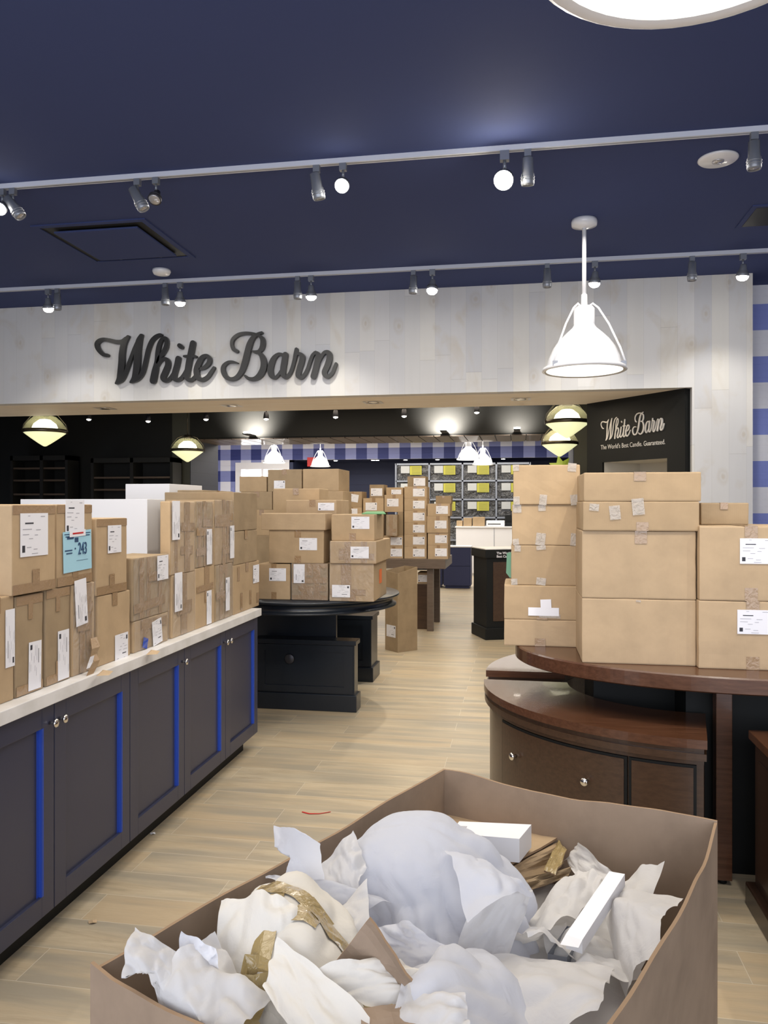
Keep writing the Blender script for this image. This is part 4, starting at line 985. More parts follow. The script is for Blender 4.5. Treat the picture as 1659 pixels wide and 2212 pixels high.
FF(617, 727, 1080, .90, 5.97, .46, 'pale box behind the top of the left pile, shiny film on its top edge', tape=1, m='card_lt', lab=[(.30, .93, .13, .06, 0, 0)])
FF(590, 690, 1055, .90, 6.45, .32, 'plain tall box behind the pale one at the rear of the round table', tape=1, m='card')
# tower on the dark table behind
tt = thing('side_table', 'dark table carrying the box tower behind the round table', 'table', (-2.55, 7.92, 0))
MB().bbox((-.80, -.42, .85), (.80, .42, .90), bev=.004).build('table_top', 'walnut_dk', tt)
for sx in (-.72, .72):
    for sy in (-.34, .34): MB().box((sx-.04, sy-.04, 0), (sx+.04, sy+.04, .85)).build('leg', 'walnut_dk', tt)
G4 = 'box tower in the opening'; YT = 7.60
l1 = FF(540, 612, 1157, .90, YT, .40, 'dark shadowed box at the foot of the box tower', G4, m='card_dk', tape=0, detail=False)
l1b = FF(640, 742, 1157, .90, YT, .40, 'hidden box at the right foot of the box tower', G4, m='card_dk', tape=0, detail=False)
l2 = FF(532, 595, 1101, l1, YT, .40, 'labelled box low in the box tower at its left', G4, tape=1, lab=[(.25, .55, .12, .09, 0, 0)], detail=False)
l2b = FF(660, 742, 1101, l1b, YT, .40, 'box low in the box tower at its right', G4, tape=1, detail=False)
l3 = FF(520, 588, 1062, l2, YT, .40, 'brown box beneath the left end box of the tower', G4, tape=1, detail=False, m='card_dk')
l3c = FF(589, 659, 1062, l2, YT, .40, 'box in the middle of the tower behind the plain tall one', G4, tape=1, detail=False)
l3b = FF(660, 741, 1061, l2b, YT, .40, 'box directly beneath the top right box of the tower', G4, tape=1, detail=False)
FF(517, 576, 1029, l3, YT, .36, 'lower plain box at the left end of the tower top', G4, tape=0, m='card', detail=False)
FF(578, 652, 1014, l3c, YT, .40, 'labelled box in the middle of the tower top', G4, tape=1, m='card_dk', lab=[(-.15, .32, .115, .08, 2, 0)], detail=False)
FF(654, 732, 1013, l3b, YT, .50, 'tall plain box at the right end of the tower top', G4, tape=0, m='card', detail=False)

# ------------------------------------------------------------------ grey-brown table with many small boxes
gt = thing('display_table', 'greyish brown table carrying the stacks of small labelled boxes', 'table', ((XA(735, 9.9)+XA(962, 9.9))/2, 10.4, 0))
w = (XA(962, 9.9)-XA(735, 9.9))/2
MB().bbox((-w, -.5, .80), (w, .5, .92), bev=.004).build('table_top', 'grey_wood', gt)
for sx in (-w+.1, XA(929, 9.95)-gt.location.x):
    for sy in (-.4, .4): MB().box((sx-.04, sy-.04, 0), (sx+.04, sy+.04, .80)).build('leg', 'grey_wood', gt)
G5 = 'small labelled boxes on the far table'; YC = 10.0
SL = lambda fx=.15, fz=.5, turn=0: [(fx, fz, .15, .10, turn, 0)]
def col(px0, px1, ys, Y, d, labels, fxs=None, z0=.92, m='card_lt'):
    z = z0
    for i, (yt, lb_) in enumerate(zip(ys, labels)):
        a, c = (px0[i], px1[i]) if isinstance(px0, list) else (px0, px1)
        z = FF(a, c, yt, z, Y, d, lb_, G5, tape=1, m=m, lab=SL(*(fxs[i] if fxs else (.15, .5, (i*2) % 4))), detail=False)
    return z
o_ = ['lowest', 'second', 'third', 'fourth', 'fifth', 'sixth']
z = col(873, 922, [1181, 1155, 1129, 1103, 1077, 1051], YC, .32, ['%s small box from the table up in the tallest stack' % s_ for s_ in o_])
FF(880, 920, 1029, z, YC+.02, .28, 'little box crowning the tallest stack of small boxes', G5, tape=0, m='card_dk', lab=SL(.15, .45), detail=False)
z = col(924, 968, [1178, 1151], 9.93, .34, ['bottom small box of the right stack at the table corner', 'small box with bluish label, second in the right stack'])
z = col(922, 968, [1115], 9.92, .34, ['taller small box with a torn label, third in the right stack'], z0=z)
z = col(923, 972, [1088], 9.92, .34, ['uppermost labelled box of the right stack'], z0=z)
FF(941, 975, 1071, z, 10.05, .22, 'small plain box on top of the right stack', G5, tape=1, m='card_dk', detail=False)
z = col(829, 871, [1181, 1157], YC, .32, ['bottom small box peeking out right of the round table boxes', 'small box above the peeking one, half hidden'])
FF(834, 858, 1112, z+.001, 9.85, .36, 'dull film-covered carton jutting between the round table pile and small boxes', G5, tape=0, wrap=True, m='card_dk', detail=False)
FF(859, 871, 1106, z, 10.0, .32, 'sliver of a small box beside the dull film-covered carton', G5, tape=0, m='card_dk', detail=False)
z = PY(850, 1106, YC).z
z = FF(830, 871, 1069, z, 10.0, .32, 'small box with bright label just left of the tallest stack', G5, tape=1, lab=SL(-.05, .55), m='card_lt', detail=False)
FF(834, 871, 1053, z, 10.05, .30, 'flat little box above the bright labelled one left of the tallest stack', G5, tape=0, lab=[(.1, .4, .13, .06, 0, 0)], m='card', detail=False)
z = FF(783, 829, 1106, .92, 10.0, .32, 'box behind the green folder, mostly hidden below the slanted pair', G5, tape=0, m='card', detail=False)
z = FF(784, 829, 1076, z, 10.0, .32, 'small labelled box right above the green folder', G5, tape=1, lab=SL(-.1, .4, 2), m='card_lt', detail=False)
FF(798, 829, 1047, z, 10.05, .30, 'tilted looking brown box topmost left of the tallest stack', G5, tape=0, m='card_dk', lab=SL(.0, .45), detail=False)
z = FF(738, 782, 1096, .92, 10.0, .32, 'box under the torn label one at the left of the far table', G5, tape=1, lab=SL(.0, .9), m='card_lt', detail=False)
FF(742, 782, 1062, z, 10.0, .32, 'box with a slanted white label at the left of the far table', G5, tape=1, lab=[(.0, .6, .15, .10, 0, -.15)], m='card', detail=False)
q0 = PY(788, 1106, 5.9); q1 = PY(834, 1106, 5.9)
q0 = PY(788, 1107, 5.80); q1 = PY(826, 1107, 5.80)
ztop_ = PY(762, 1111, 5.66).z
b = MB(); b.add([(q0.x-.02, 5.78, ztop_+.004), (q1.x+.03, 5.78, ztop_+.004), (q1.x-.02, 5.98, ztop_+.020), (q0.x-.02, 5.98, ztop_+.020), (q0.x-.02, 5.78, ztop_), (q1.x+.03, 5.78, ztop_), (q1.x-.02, 5.98, ztop_+.001), (q0.x-.02, 5.98, ztop_+.001)],
        [(0, 1, 2, 3), (7, 6, 5, 4), (0, 4, 5, 1), (1, 5, 6, 2), (2, 6, 7, 3), (3, 7, 4, 0)], 'green')
tag(b.build('green_folder', 'green'), 'flat bright green folder lying on the right pile of the round table', 'folder')

# tall upright carton in the aisle, and pedestals
q = P(859, 1410, 0); t = thing('tall_carton', 'tall open-topped brown carton standing upright at the aisle', 'box', (q.x, q.y, 0), R(45))
b = MB(); ww, dd, hh = .235, .27, .90      # local: near corner at origin, faces along -y and -x
b.add([(0, 0, 0), (dd, 0, 0), (dd, ww, 0), (0, ww, 0), (0, 0, hh-.04), (dd, 0, hh+.02), (dd, ww, hh+.02), (0, ww, hh-.02),
       (.006, .006, hh-.04), (dd-.006, .006, hh+.02), (dd-.006, ww-.006, hh+.02), (.006, ww-.006, hh-.02), (.006, .006, .02), (dd-.006, .006, .02), (dd-.006, ww-.006, .02), (.006, ww-.006, .02)],
      [(0, 3, 2, 1), (0, 1, 5, 4), (1, 2, 6, 5), (2, 3, 7, 6), (3, 0, 4, 7), (4, 5, 9, 8), (5, 6, 10, 9), (6, 7, 11, 10), (7, 4, 8, 11), (8, 9, 13, 12), (9, 10, 14, 13), (10, 11, 15, 14), (11, 8, 12, 15), (12, 13, 14, 15)], 'card_dk')
b.build('carton', 'card_dk', t)
lb2 = shipping_label(0, 0, .17, .13, 0, 0, 2).build('shipping_label', 'label', t); lb2.rotation_euler = (0, 0, R(-90)); lb2.location = (0-.0005, ww*.52, .22)
def pedestal(px0, px1, ytop, Y, d, label, m='grey_wood', grp='dark pedestals by the aisle'):
    x0, x1 = XA(px0, Y), XA(px1, Y); h = PY((px0+px1)/2, ytop, Y).z
    t = thing('display_pedestal', label, 'plinth', ((x0+x1)/2, Y+d/2, 0), 0, grp); w = (x1-x0)/2
    MB().bbox((-w, -d/2, 0), (w, d/2, h-.02), bev=.004).build('body', m, t)
    MB().bbox((-w-.006, -d/2-.006, h-.02), (w+.006, d/2+.006, h), bev=.003).build('top', m, t)
    return h
h1 = pedestal(901, 928, 1262, 10.12, .40, 'dark pedestal topped by a small labelled box', 'walnut_dk')
Fbox(902, 930, 1237, h1, 10.13, .30, 'small labelled box lying on the dark pedestal', G5, tape=0, m='card', lab=[(-.1, .5, .12, .09, 0, 0)], detail=False)
pedestal(926, 944, 1241, 11.3, .40, 'slimmer dark pedestal behind the one with the small box', 'walnut_dk')

# navy cabinets, counter
def navycab(px0, px1, yt, yb, Y, d, label):
    x0, x1 = XA(px0, Y), XA(px1, Y); zt_ = PY(px0, yt, Y).z
    t = thing('storage_cabinet', label, 'cabinet', ((x0+x1)/2, Y+d/2, 0), 0, 'navy cabinets in the far room'); w = (x1-x0)/2
    MB().box((-w, -d/2, .05), (w, d/2, zt_-.02)).box((-w+.03, -d/2+.03, 0), (w-.03, d/2-.03, .05)).build('body', 'navy_back', t)
    MB().box((-w+.012, -d/2-.012, .06), (w-.012, -d/2, zt_*.52)).build('drawer', 'navy_back', t)
    MB().box((-w+.012, -d/2-.012, zt_*.54), (w-.012, -d/2, zt_-.03)).build('drawer', 'navy_back', t)
    MB().box((-w-.005, -d/2-.015, zt_-.02), (w+.005, d/2, zt_)).build('top', 'white_paint', t)
navycab(958, 1017, 1180, 1270, 15.2, .45, 'navy two-drawer cabinet with white top standing by the aisle')
navycab(936, 956, 1225, 1272, 15.3, .35, 'lower navy cabinet left of the two-drawer one')
x0, x1 = XA(985, 18.0), XA(1180, 18.0); zc_ = PY(1030, 1137, 18.0).z
t = thing('cash_counter', 'long white cash counter far back at the end of the aisle', 'counter', ((x0+x1)/2, 18.3, 0)); w = (x1-x0)/2
MB().box((-w, -.3, .06), (w, .3, zc_-.03)).box((-w+.02, -.27, 0), (w-.02, .27, .06)).build('body', 'white_paint', t)
MB().bbox((-w-.02, -.33, zc_-.03), (w+.02, .33, zc_), bev=.004).build('top', 'white_paint', t)
MB().box((-w+.86, -.305, .06), (-w+.87, -.3, zc_-.03)).build('joint', 'alu', t)
G6 = 'small boxes on the cash counter'
Fbox(986, 999, 1125, zc_, 18.05, .25, 'little tan box on the cash counter, leftmost', G6, tape=0, detail=False)
Fbox(1001, 1019, 1119, zc_, 18.05, .25, 'little tan box on the cash counter, middle', G6, tape=0, detail=False)
Fbox(1021, 1047, 1117, zc_, 18.05, .25, 'little tan box on the cash counter, nearest the white printer', G6, tape=0, detail=False)
q = PY(1070, 1134, 18.05); t = thing('printer', 'flat white printer on the cash counter', 'printer', (q.x, 18.2, zc_), 0)
MB().bbox((-.21, -.12, 0), (.21, .14, .13), bev=.02).build('body', 'white_paint', t); MB().box((-.17, -.122, .04), (.12, -.119, .06)).build('paper_slot', 'black', t)
q = PY(1100, 1130, 18.05); t = thing('cash_register', 'dark cash register behind the printer at the stack edge', 'cash register', (q.x+.05, 18.25, zc_), 0)
MB().bbox((-.16, -.12, 0), (.16, .12, .08), bev=.01).build('base', 'black', t); MB().bbox((-.15, -.02, .08), (.15, .04, .26), bev=.01).build('screen', 'black', t)

# rack wall with wrapped cubes
YRk = 19.35; cE = [855, 927, 999, 1072, 1145]; rE = [1002, 1039, 1079, 1118]
x0, x1 = XA(cE[0], YRk), XA(cE[-1], YRk); zs = [PY(950, r_, YRk).z for r_ in rE]+[.75, .1]
t = thing('wire_rack', 'grey framed rack wall wrapped in plastic with yellow notices', 'rack', ((x0+x1)/2, YRk+.2, 0)); ox = (x0+x1)/2
xs = [XA(c_, YRk)-ox for c_ in cE]
b = MB()
for x in xs: b.box((x-.02, -.2, 0), (x+.02, -.16, zs[0]+.02)).box((x-.02, .16, 0), (x+.02, .2, zs[0]+.02))
for z_ in zs: b.box((xs[0], -.2, z_-.02), (xs[-1], -.16, z_+.02)).box((xs[0], .16, z_-.02), (xs[-1], .2, z_+.02))
b.build('frame', 'alu', t)
M['film_dark'] = mat('crinkled_plastic_over_dark_shelf', (.035, .035, .035), .16, spec=.8, coat=.3)
k = NT(M['film_dark']); ns = k.n('ShaderNodeTexNoise', ins={'Vector': k.coord(), 'Scale': 7.0, 'Detail': 4.0, 'Distortion': 2.2}).outputs[0]; k.bump(ns, 1.0, .06)
for i in range(4):
    for j in range(5):
        if j < len(zs)-1:
            a, c, z0_, z1_ = xs[i]+.025, xs[i+1]-.025, zs[j+1]+.025, zs[j]-.025
            MB().box((a, -.10, z0_), (c, .15, z0_+.28 if z1_-z0_ > .32 else z1_-.06)).build('shelf_stock', 'black_mid', t)
            vs = []; fs = []; n1, n2 = 12, 8
            for jj in range(n2+1):
                for ii in range(n1+1):
                    u, v = ii/n1, jj/n2; q = Vector((u*3+i*7, v*3+j*5, 1)); vs.append((a+(c-a)*u, -.15-.03*noise.noise(q), z0_+(z1_-z0_)*v))
            for jj in range(n2):
                for ii in range(n1): e_ = jj*(n1+1)+ii; fs.append((e_, e_+1, e_+n1+2, e_+n1+1))
            MB().add(vs, fs, 'film_dark', True).build('plastic_sheet', 'film_dark', t)
            if j < 3:
                zc2 = z0_+(z1_-z0_)*.62
                MB().box((a+.10, -.192, zc2-.06), (a+.32, -.188, zc2+.12)).build('white_notice', 'notice', t)
                b = MB().box((a+.33, -.194, zc2-.10), (a+.62, -.190, zc2+.12), 'yellow_paper')
                for q_ in range(6): b.box((a+.37, -.1950, zc2-.08+q_*.033), (a+.60, -.1945, zc2-.072+q_*.033), 'ink')
                b.build('yellow_notice', 'yellow_paper', t)

# black candle stand in the aisle
q = P(1049, 1383, 0); t = thing('candle_stand', 'black pedestal stand with white lettering at the right of the aisle', 'display stand', (q.x, q.y, 0), R(22))
hs = 1.085
b = MB().box((.02, .02, .13), (.56, .50, hs-.10)); b.build('body', 'black', t)
MB().bbox((-.005, -.005, 0), (.58, .52, .14), bev=.01).build('plinth', 'black', t)
MB().bbox((-.005, -.005, hs-.11), (.58, .52, hs-.01), bev=.004).build('header', 'black', t)
MB().box((-.005, -.005, hs-.01), (.58, .52, hs)).build('top', 'quartz', t)
b = MB().box((.10, .012, .22), (.48, .021, hs-.16))
b.build('wood_panel', 'walnut_dk', t)
for s_, zz_ in (("The World's", hs-.065), ("Best Candle.", hs-.105)):
    tx = text_mesh('lettering', s_, .040, 'label', t, .0006); tx.rotation_euler = (R(90), 0, 0); tx.location = (.135, -.007, zz_)
q = PY(1104, 1222, 4.1)
b = MB(); b.add([(q.x-.02, 4.02, 1.36), (q.x+.02, 4.02, 1.37), (q.x+.02, 4.02, 1.24), (q.x-.005, 4.02, 1.235), (q.x-.024, 4.02, 1.26)]+[(q.x-.02, 4.024, 1.36), (q.x+.02, 4.024, 1.37), (q.x+.02, 4.024, 1.24), (q.x-.005, 4.024, 1.235), (q.x-.024, 4.024, 1.26)],
        [(0, 4, 3, 2, 1), (5, 6, 7, 8, 9)]+[(i, (i+1) % 5, 5+(i+1) % 5, 5+i) for i in range(5)], 'mint')
tag(b.build('paper_tag', 'mint'), 'mint green paper tag sticking out at the left of the box column', 'tag')

# ------------------------------------------------------------------ floor litter
pts = [P(652, 1753, .004), P(668, 1757, .004), P(690, 1757, .004), P(714, 1753, .004)]
ribbon([Vector((p.x, p.y, .002)) for p in pts], .008, 'red_strap', 'red', 'short red plastic strip lying on the floor planks', 'strip')
for px, py, m_, lb_, s_ in ((200, 1993, 'card_lt', 'tiny tan crumb of paper on the floor near the bottom left', .018), (330, 1802, 'label', 'scrap of clear plastic at the foot of the navy cabinets', .014)):
    q = P(px, py, 0); b = MB(); vs = [q+Vector((s_*math.cos(i*1.05), s_*.8*math.sin(i*1.05), .001+.006*(i % 2))) for i in range(6)]+[q+Vector((0, 0, .010))]
    b.add(vs, [(i, (i+1) % 6, 6) for i in range(6)], m_); tag(b.build('paper_scrap', m_), lb_, 'scrap')

# ------------------------------------------------------------------ big open carton in the foreground
ZR = .80
cB, cR, cL = P(958, 1660, ZR), P(1550, 1772, ZR), P(195, 2095, ZR)
cF = cR+cL-cB
g = thing('open_carton', 'huge open brown carton in the foreground filled with tissue paper', 'box', ((cB.x+cF.x)/2, (cB.y+cF.y)/2, 0))
G0 = g.location.copy()
def wall_panel(a, c, bulge, seed, name, dips=()):
    """corrugated wall from corner a to corner c, bulging outwards, wavy rim"""
    d = c-a; d.z = 0; L = d.length; dn_ = d.normalized(); out = Vector((dn_.y, -dn_.x, 0))
    ctr = (cB+cF)/2; mid = (a+c)/2
    if (mid-ctr).dot(out) < 0: out = -out
    n1, n2 = 28, 10; th = .007; vs = []; fs = []
    for side in (0, 1):
        for j in range(n2+1):
            for i in range(n1+1):
                u, v = i/n1, j/n2
                p = a.lerp(c, u); zz_ = v*(ZR+(.006*noise.noise(Vector((u*6, seed, 0)))+sum(dz*math.exp(-((u-c0)/w0)**2) for c0, w0, dz in dips)))
                off = bulge*math.sin(math.pi*u)*v**1.5+.006*noise.noise(Vector((u*4, v*3, seed)))*math.sin(math.pi*u)
                q = Vector((p.x, p.y, zz_))+out*(off-(th if side else 0))-G0
                vs.append(q)
    N = (n1+1)*(n2+1)
    for j in range(n2):
        for i in range(n1):
            e_ = j*(n1+1)+i; fs.append((e_, e_+1, e_+n1+2, e_+n1+1)); fs.append((N+e_, N+e_+n1+1, N+e_+n1+2, N+e_+1))
    mb = MB(); mb.add(vs, fs, 'card_bin', True)
    ef = []
    for i in range(n1): e_ = n2*(n1+1)+i; ef.append((e_, e_+1, N+e_+1, N+e_))
    for j in range(n2):
        e_ = j*(n1+1); ef.append((e_, e_+n1+1, N+e_+n1+1, N+e_)); e_ += n1; ef.append((e_, N+e_, N+e_+n1+1, e_+n1+1))
    mb.add(vs, ef, 'card_edge'); return mb.build(name, 'card_bin', g)
wall_panel(cB, cR, .012, 1, 'side_wall', [(.45, .25, -.022)])
wall_panel(cB, cL, .010, 2, 'side_wall', [(.5, .3, -.010)])
wall_panel(cR, cF, .030, 3, 'side_wall', [(.15, .1, -.03)])
wall_panel(cL, cF, .015, 4, 'side_wall', [(.0, .05, .012)])
b = MB(); b.add([Vector((p.x, p.y, .004))-G0 for p in (cB, cL, cF, cR)]+[Vector((p.x, p.y, .012))-G0 for p in (cB, cL, cF, cR)], [(0, 3, 2, 1), (4, 5, 6, 7), (0, 1, 5, 4), (1, 2, 6, 5), (2, 3, 7, 6), (3, 0, 4, 7)], 'card_bin')
b.build('bottom_flap', 'card_bin', g)

# crumpled sheets
def crease_fn(seed, n=7, amp=.03):
    r_ = random.Random(seed); L = []
    for i in range(n):
        a = r_.uniform(0, 2*math.pi); L.append((math.cos(a), math.sin(a), r_.uniform(.1, .9)*(math.cos(a)+math.sin(a)) if False else r_.uniform(-.5, .5), r_.choice((-1, 1))*r_.uniform(.4, 1)*amp*2))
    def f(u, v):
        x, y = u-.5, v-.5; s_ = 0
        for ca, sa, c, k_ in L: s_ += k_*math.sqrt((ca*x+sa*y-c)**2+.0006)
        s_ += amp*.9*(abs(noise.noise(Vector((u*3, v*3, seed*1.3))))-.2)+amp*.15*abs(noise.noise(Vector((u*8, v*8, seed*2.3))))
        return s_
    return f
def sheet(corners, seed, label, m='tissue', amp=.03, bulge=.05, n=40, ragged=.06, name='tissue_sheet', cat='tissue paper', grp='crumpled papers in the open carton', curl=0, lift=0, keep=False):
    """corners: (px, py, z) in order; a crumpled sheet laid over them"""
    c = [P(x, y, z) if len(q) == 3 else None for q in corners for x, y, z in [q]]
    f = crease_fn(seed, 6, amp); r_ = random.Random(seed+5); vs = []; fs = []
    nrm = ((c[1]-c[0]).cross(c[3]-c[0])).normalized()
    if nrm.z < 0: nrm = -nrm
    f0 = sum(f(u, v) for u, v in ((0, 0), (1, 0), (1, 1), (0, 1)))/4
    for j in range(n+1):
        for i in range(n+1):
            u, v = i/n, j/n
            # ragged outline
            uu = u+ragged*noise.noise(Vector((v*3.1, seed, 4.2)))*(2*u-1); vv = v+ragged*noise.noise(Vector((u*3.1, seed+9, 1.2)))*(2*v-1)
            p = c[0].lerp(c[1], uu).lerp(c[3].lerp(c[2], uu), vv)
            hgt = f(u, v)-f0+bulge*4*u*(1-u)*v*(1-v)*1.6
            p = p+nrm*hgt+Vector((0, 0, curl*abs(2*u-1)**3))
            vs.append(p)
    for j in range(n):
        for i in range(n):
            e_ = j*(n+1)+i
            if (i+j+seed) % 2: fs += [(e_, e_+1, e_+n+2), (e_, e_+n+2, e_+n+1)]
            else: fs += [(e_, e_+1, e_+n+1), (e_+1, e_+n+2, e_+n+1)]
    # keep every point inside the carton walls
    ex = (cR-cB); ex.z = 0; ey = (cL-cB); ey.z = 0; out = []
    for p in vs:
        d = Vector((p.x-cB.x, p.y-cB.y, 0)); a = d.dot(ex)/ex.length_squared; e2 = d.dot(ey)/ey.length_squared
        if p.z < ZR+.035 or keep:
            a2 = min(max(a, .02), .98); e3 = min(max(e2, .015), .985)
            p = p+ex*(a2-a)+ey*(e3-e2)
        out.append(p)
    mb = MB(); mb.add(out, fs, m, True)
    o = mb.build(name, m); tag(o, label, cat, grp); return o
def blob(px, py, z, rx, ry, rz, rot, seed, label, m, name, cat, amp=.16, grp='crumpled papers in the open carton', sub=5, folds=0, skew=(0, 0)):
    bm = bmesh.new(); bmesh.ops.create_icosphere(bm, subdivisions=sub, radius=1); c = P(px, py, z); r_ = random.Random(seed)
    pl = [(Vector((r_.gauss(0, 1), r_.gauss(0, 1), r_.gauss(0, 1))).normalized(), r_.uniform(-.7, .7), r_.choice((-1, 1))*r_.uniform(.3, 1)*amp) for _ in range(9)]
    Rm = Matrix.Rotation(rot, 3, 'Z')
    for v in bm.verts:
        q = v.co.copy(); k_ = 1.0
        for nn, cc_, a in pl: k_ += a*.75*(math.sqrt((q.dot(nn)-cc_)**2+.0012)-.6)
        k_ += amp*.9*abs(noise.noise(q*1.6+Vector((seed, 0, 0))))+amp*.15*abs(noise.noise(q*5+Vector((seed, 0, 0))))
        if folds:
            ph = math.atan2(q.y, q.x); dn_ = max(0, min(1, (1.05-q.z)))
            k_ += folds*(abs(math.sin(ph*2.7+2.2*noise.noise(Vector((q.x*1.3, q.y*1.3, seed+q.z)))+q.z*1.2))-.5)*dn_
            k_ += folds*.35*(abs(math.sin(ph*6.3+3*noise.noise(Vector((q.x*2, q.y*2, seed+3+q.z)))))-.5)*dn_
            if q.z > .2: k_ += .22*(q.z-.2)
        v.co = Rm @ Vector((q.x*rx*k_, q.y*ry*k_, q.z*rz*k_))+c+Vector((skew[0]*q.z, skew[1]*q.z, 0))
    bm.verts.index_update(); mb = MB(); mb.add([v.co[:] for v in bm.verts], [[v.index for v in f.verts] for f in bm.faces], m, True); bm.free()
    o = mb.build(name, m); tag(o, label, cat, grp); return o
boxrot = math.atan2((cR-cB).y, (cR-cB).x)
# filling layers
base = []
base.append(sheet([(330, 2090, .62), (640, 1900, .62), (980, 2120, .62), (700, 2400, .62)], 11, 'white tissue filling the lower left of the carton', amp=.025, bulge=.03, keep=True))
base.append(sheet([(620, 1880, .60), (960, 1760, .56), (1420, 1980, .58), (1000, 2150, .62)], 12, 'white tissue lying under the bundle in the carton middle', amp=.02, bulge=.02, keep=True))
base.append(sheet([(900, 2060, .62), (1440, 1960, .60), (1330, 2300, .62), (900, 2420, .64)], 13, 'white tissue filling the lower right of the carton', amp=.025, bulge=.03, keep=True))
# right group
sheet([(1150, 1990, .64), (1290, 1870, .66), (1440, 1950, .66), (1330, 2110, .64)], 21, 'white tissue heaped right of the long white carton', bulge=.06, amp=.035)
sheet([(1120, 1960, .66), (1240, 1860, .68), (1300, 1900, .72), (1200, 2060, .68)], 22, 'white tissue left of the long white carton', bulge=.05, amp=.03)
sheet([(1235, 1850, .62), (1262, 1822, .70), (1340, 1900, .70), (1280, 1950, .66)], 24, 'pointed white tissue standing beside the torn cardboard', bulge=.02, amp=.02)
sheet([(1330, 1980, .66), (1472, 1925, .78), (1430, 2060, .76), (1330, 2130, .68)], 25, 'white paper rising against the right carton wall', bulge=.03, amp=.02)
sheet([(1180, 2040, .66), (1340, 1990, .70), (1400, 2120, .68), (1210, 2170, .66)], 26, 'thin tissue below the long white carton', bulge=.06, amp=.03)
sheet([(1000, 2080, .70), (1330, 2080, .72), (1300, 2290, .70), (980, 2260, .70)], 27, 'large smooth tissue sheet along the bottom right', bulge=.05, amp=.03)
sheet([(880, 2110, .74), (1060, 2050, .74), (1240, 2230, .74), (900, 2330, .74)], 28, 'cool white tissue swelling at the bottom centre', m='tissue_cool', bulge=.09, amp=.03)
# left group
sheet([(590, 1905, .80), (592, 1790, .86), (690, 1850, .86), (700, 1900, .80)], 31, 'pale translucent tissue peak over the left carton rim', m='tissue_cool', bulge=.01, amp=.018)
sheet([(690, 1890, .78), (762, 1795, .86), (800, 1880, .80), (760, 1990, .74)], 32, 'pointed tissue peak left of the big white bundle', bulge=.03, amp=.025)
sheet([(545, 1890, .82), (700, 1860, .80), (840, 1960, .74), (690, 2010, .72)], 33, 'light grey tissue spread between left rim and bundle', m='tissue_cool', bulge=.05, amp=.03)
sheet([(280, 2150, .80), (300, 2015, .86), (390, 2060, .84), (380, 2170, .80)], 34, 'upright tissue corner near the left carton corner', bulge=.01, amp=.02)
sheet([(375, 2120, .80), (392, 2010, .86), (470, 2060, .82), (480, 2150, .78)], 35, 'second upright tissue corner near the left wall', m='tissue_cool', bulge=.02, amp=.02)
sheet([(300, 2160, .80), (470, 2040, .82), (590, 2160, .78), (420, 2330, .78)], 36, 'bright crumpled tissue at the bottom left', bulge=.06, amp=.04)
sheet([(440, 2120, .80), (480, 1960, .84), (640, 2030, .80), (620, 2190, .78)], 37, 'cream paper sheet left of the taped parcel', m='tissue_warm', bulge=.03, amp=.03)
# the two bundles
big = blob(945, 1950, .70, .185, .165, .125, boxrot+.4, 41, 'large rounded bundle of thin white wrap at the pile centre', 'tissue_cool', 'tissue_bundle', 'tissue bundle', amp=.17, folds=.26, skew=(-.05, .03), sub=6)
par = blob(655, 2075, .735, .175, .115, .115, boxrot-.55, 42, 'cream paper parcel bound with brown tape at the left', 'tissue_warm', 'wrapped_parcel', 'parcel', amp=.22)
bmv = [v.co.copy() for v in par.data.vertices]; bv = BVHTree.FromPolygons(bmv, [p.vertices[:] for p in par.data.polygons])
def drape(path, w, z_guess=.80):
    vs = []; fs = []; pts = []
    P3 = [P(x, y, z_guess) for x, y in path]; cm = [P3[0]]
    for i in range(len(P3)-1):
        for k_ in range(1, 9): cm.append(P3[i].lerp(P3[i+1], k_/8))
    last = None
    for i, p in enumerate(cm):
        d = (cm[min(i+1, len(cm)-1)]-cm[max(i-1, 0)]); d.z = 0; d.normalize(); s_ = Vector((-d.y, d.x, 0))*w/2
        for kk in (-1, 0, 1):
            q = p+s_*kk; h = bv.ray_cast(Vector((q.x, q.y, 1.3)), Vector((0, 0, -1)))[0]
            zz_ = h.z+.004 if h else (last if last else .74); last = zz_; vs.append(Vector((q.x, q.y, zz_)))
    for i in range(len(cm)-1):
        for k_ in (0, 1): a = i*3+k_; fs.append((a, a+1, a+4, a+3))
    return vs, fs
mb = MB()
for path in ([(548, 1962), (640, 2000), (740, 2035), (850, 2080)], [(592, 2000), (565, 2080), (528, 2160), (560, 2230)], [(700, 2000), (668, 2030), (655, 2060)]):
    vs, fs = drape(path, .045); mb.add(vs, fs, 'tape_bin', False)
mb.build('tape_wrap', 'tape_bin', par)
sheet([(800, 2000, .78), (900, 1990, .82), (1000, 2060, .76), (880, 2105, .74)], 63, 'thin wrap ruffle at the foot of the big bundle', m='tissue_cool', bulge=.02, amp=.02)
sheet([(950, 1835, .84), (1062, 1868, .80), (1142, 1960, .76), (1010, 2000, .80)], 62, 'thin wrap sheet sloping down the right side of the big bundle', m='tissue_cool', bulge=.035, amp=.02)
sheet([(1010, 1960, .76), (1135, 1950, .74), (1105, 2050, .72), (990, 2080, .72)], 64, 'loose tissue corner at the lower right of the big bundle', bulge=.03, amp=.03)
sheet([(640, 1960, .78), (790, 1930, .78), (800, 2060, .76), (700, 2070, .74)], 65, 'grey shaded tissue between the taped parcel and the big bundle', bulge=.03, amp=.03)
sheet([(1110, 2010, .70), (1230, 1960, .70), (1260, 2080, .68), (1130, 2100, .68)], 66, 'small folded tissue left of the grey tray', bulge=.03, amp=.03)
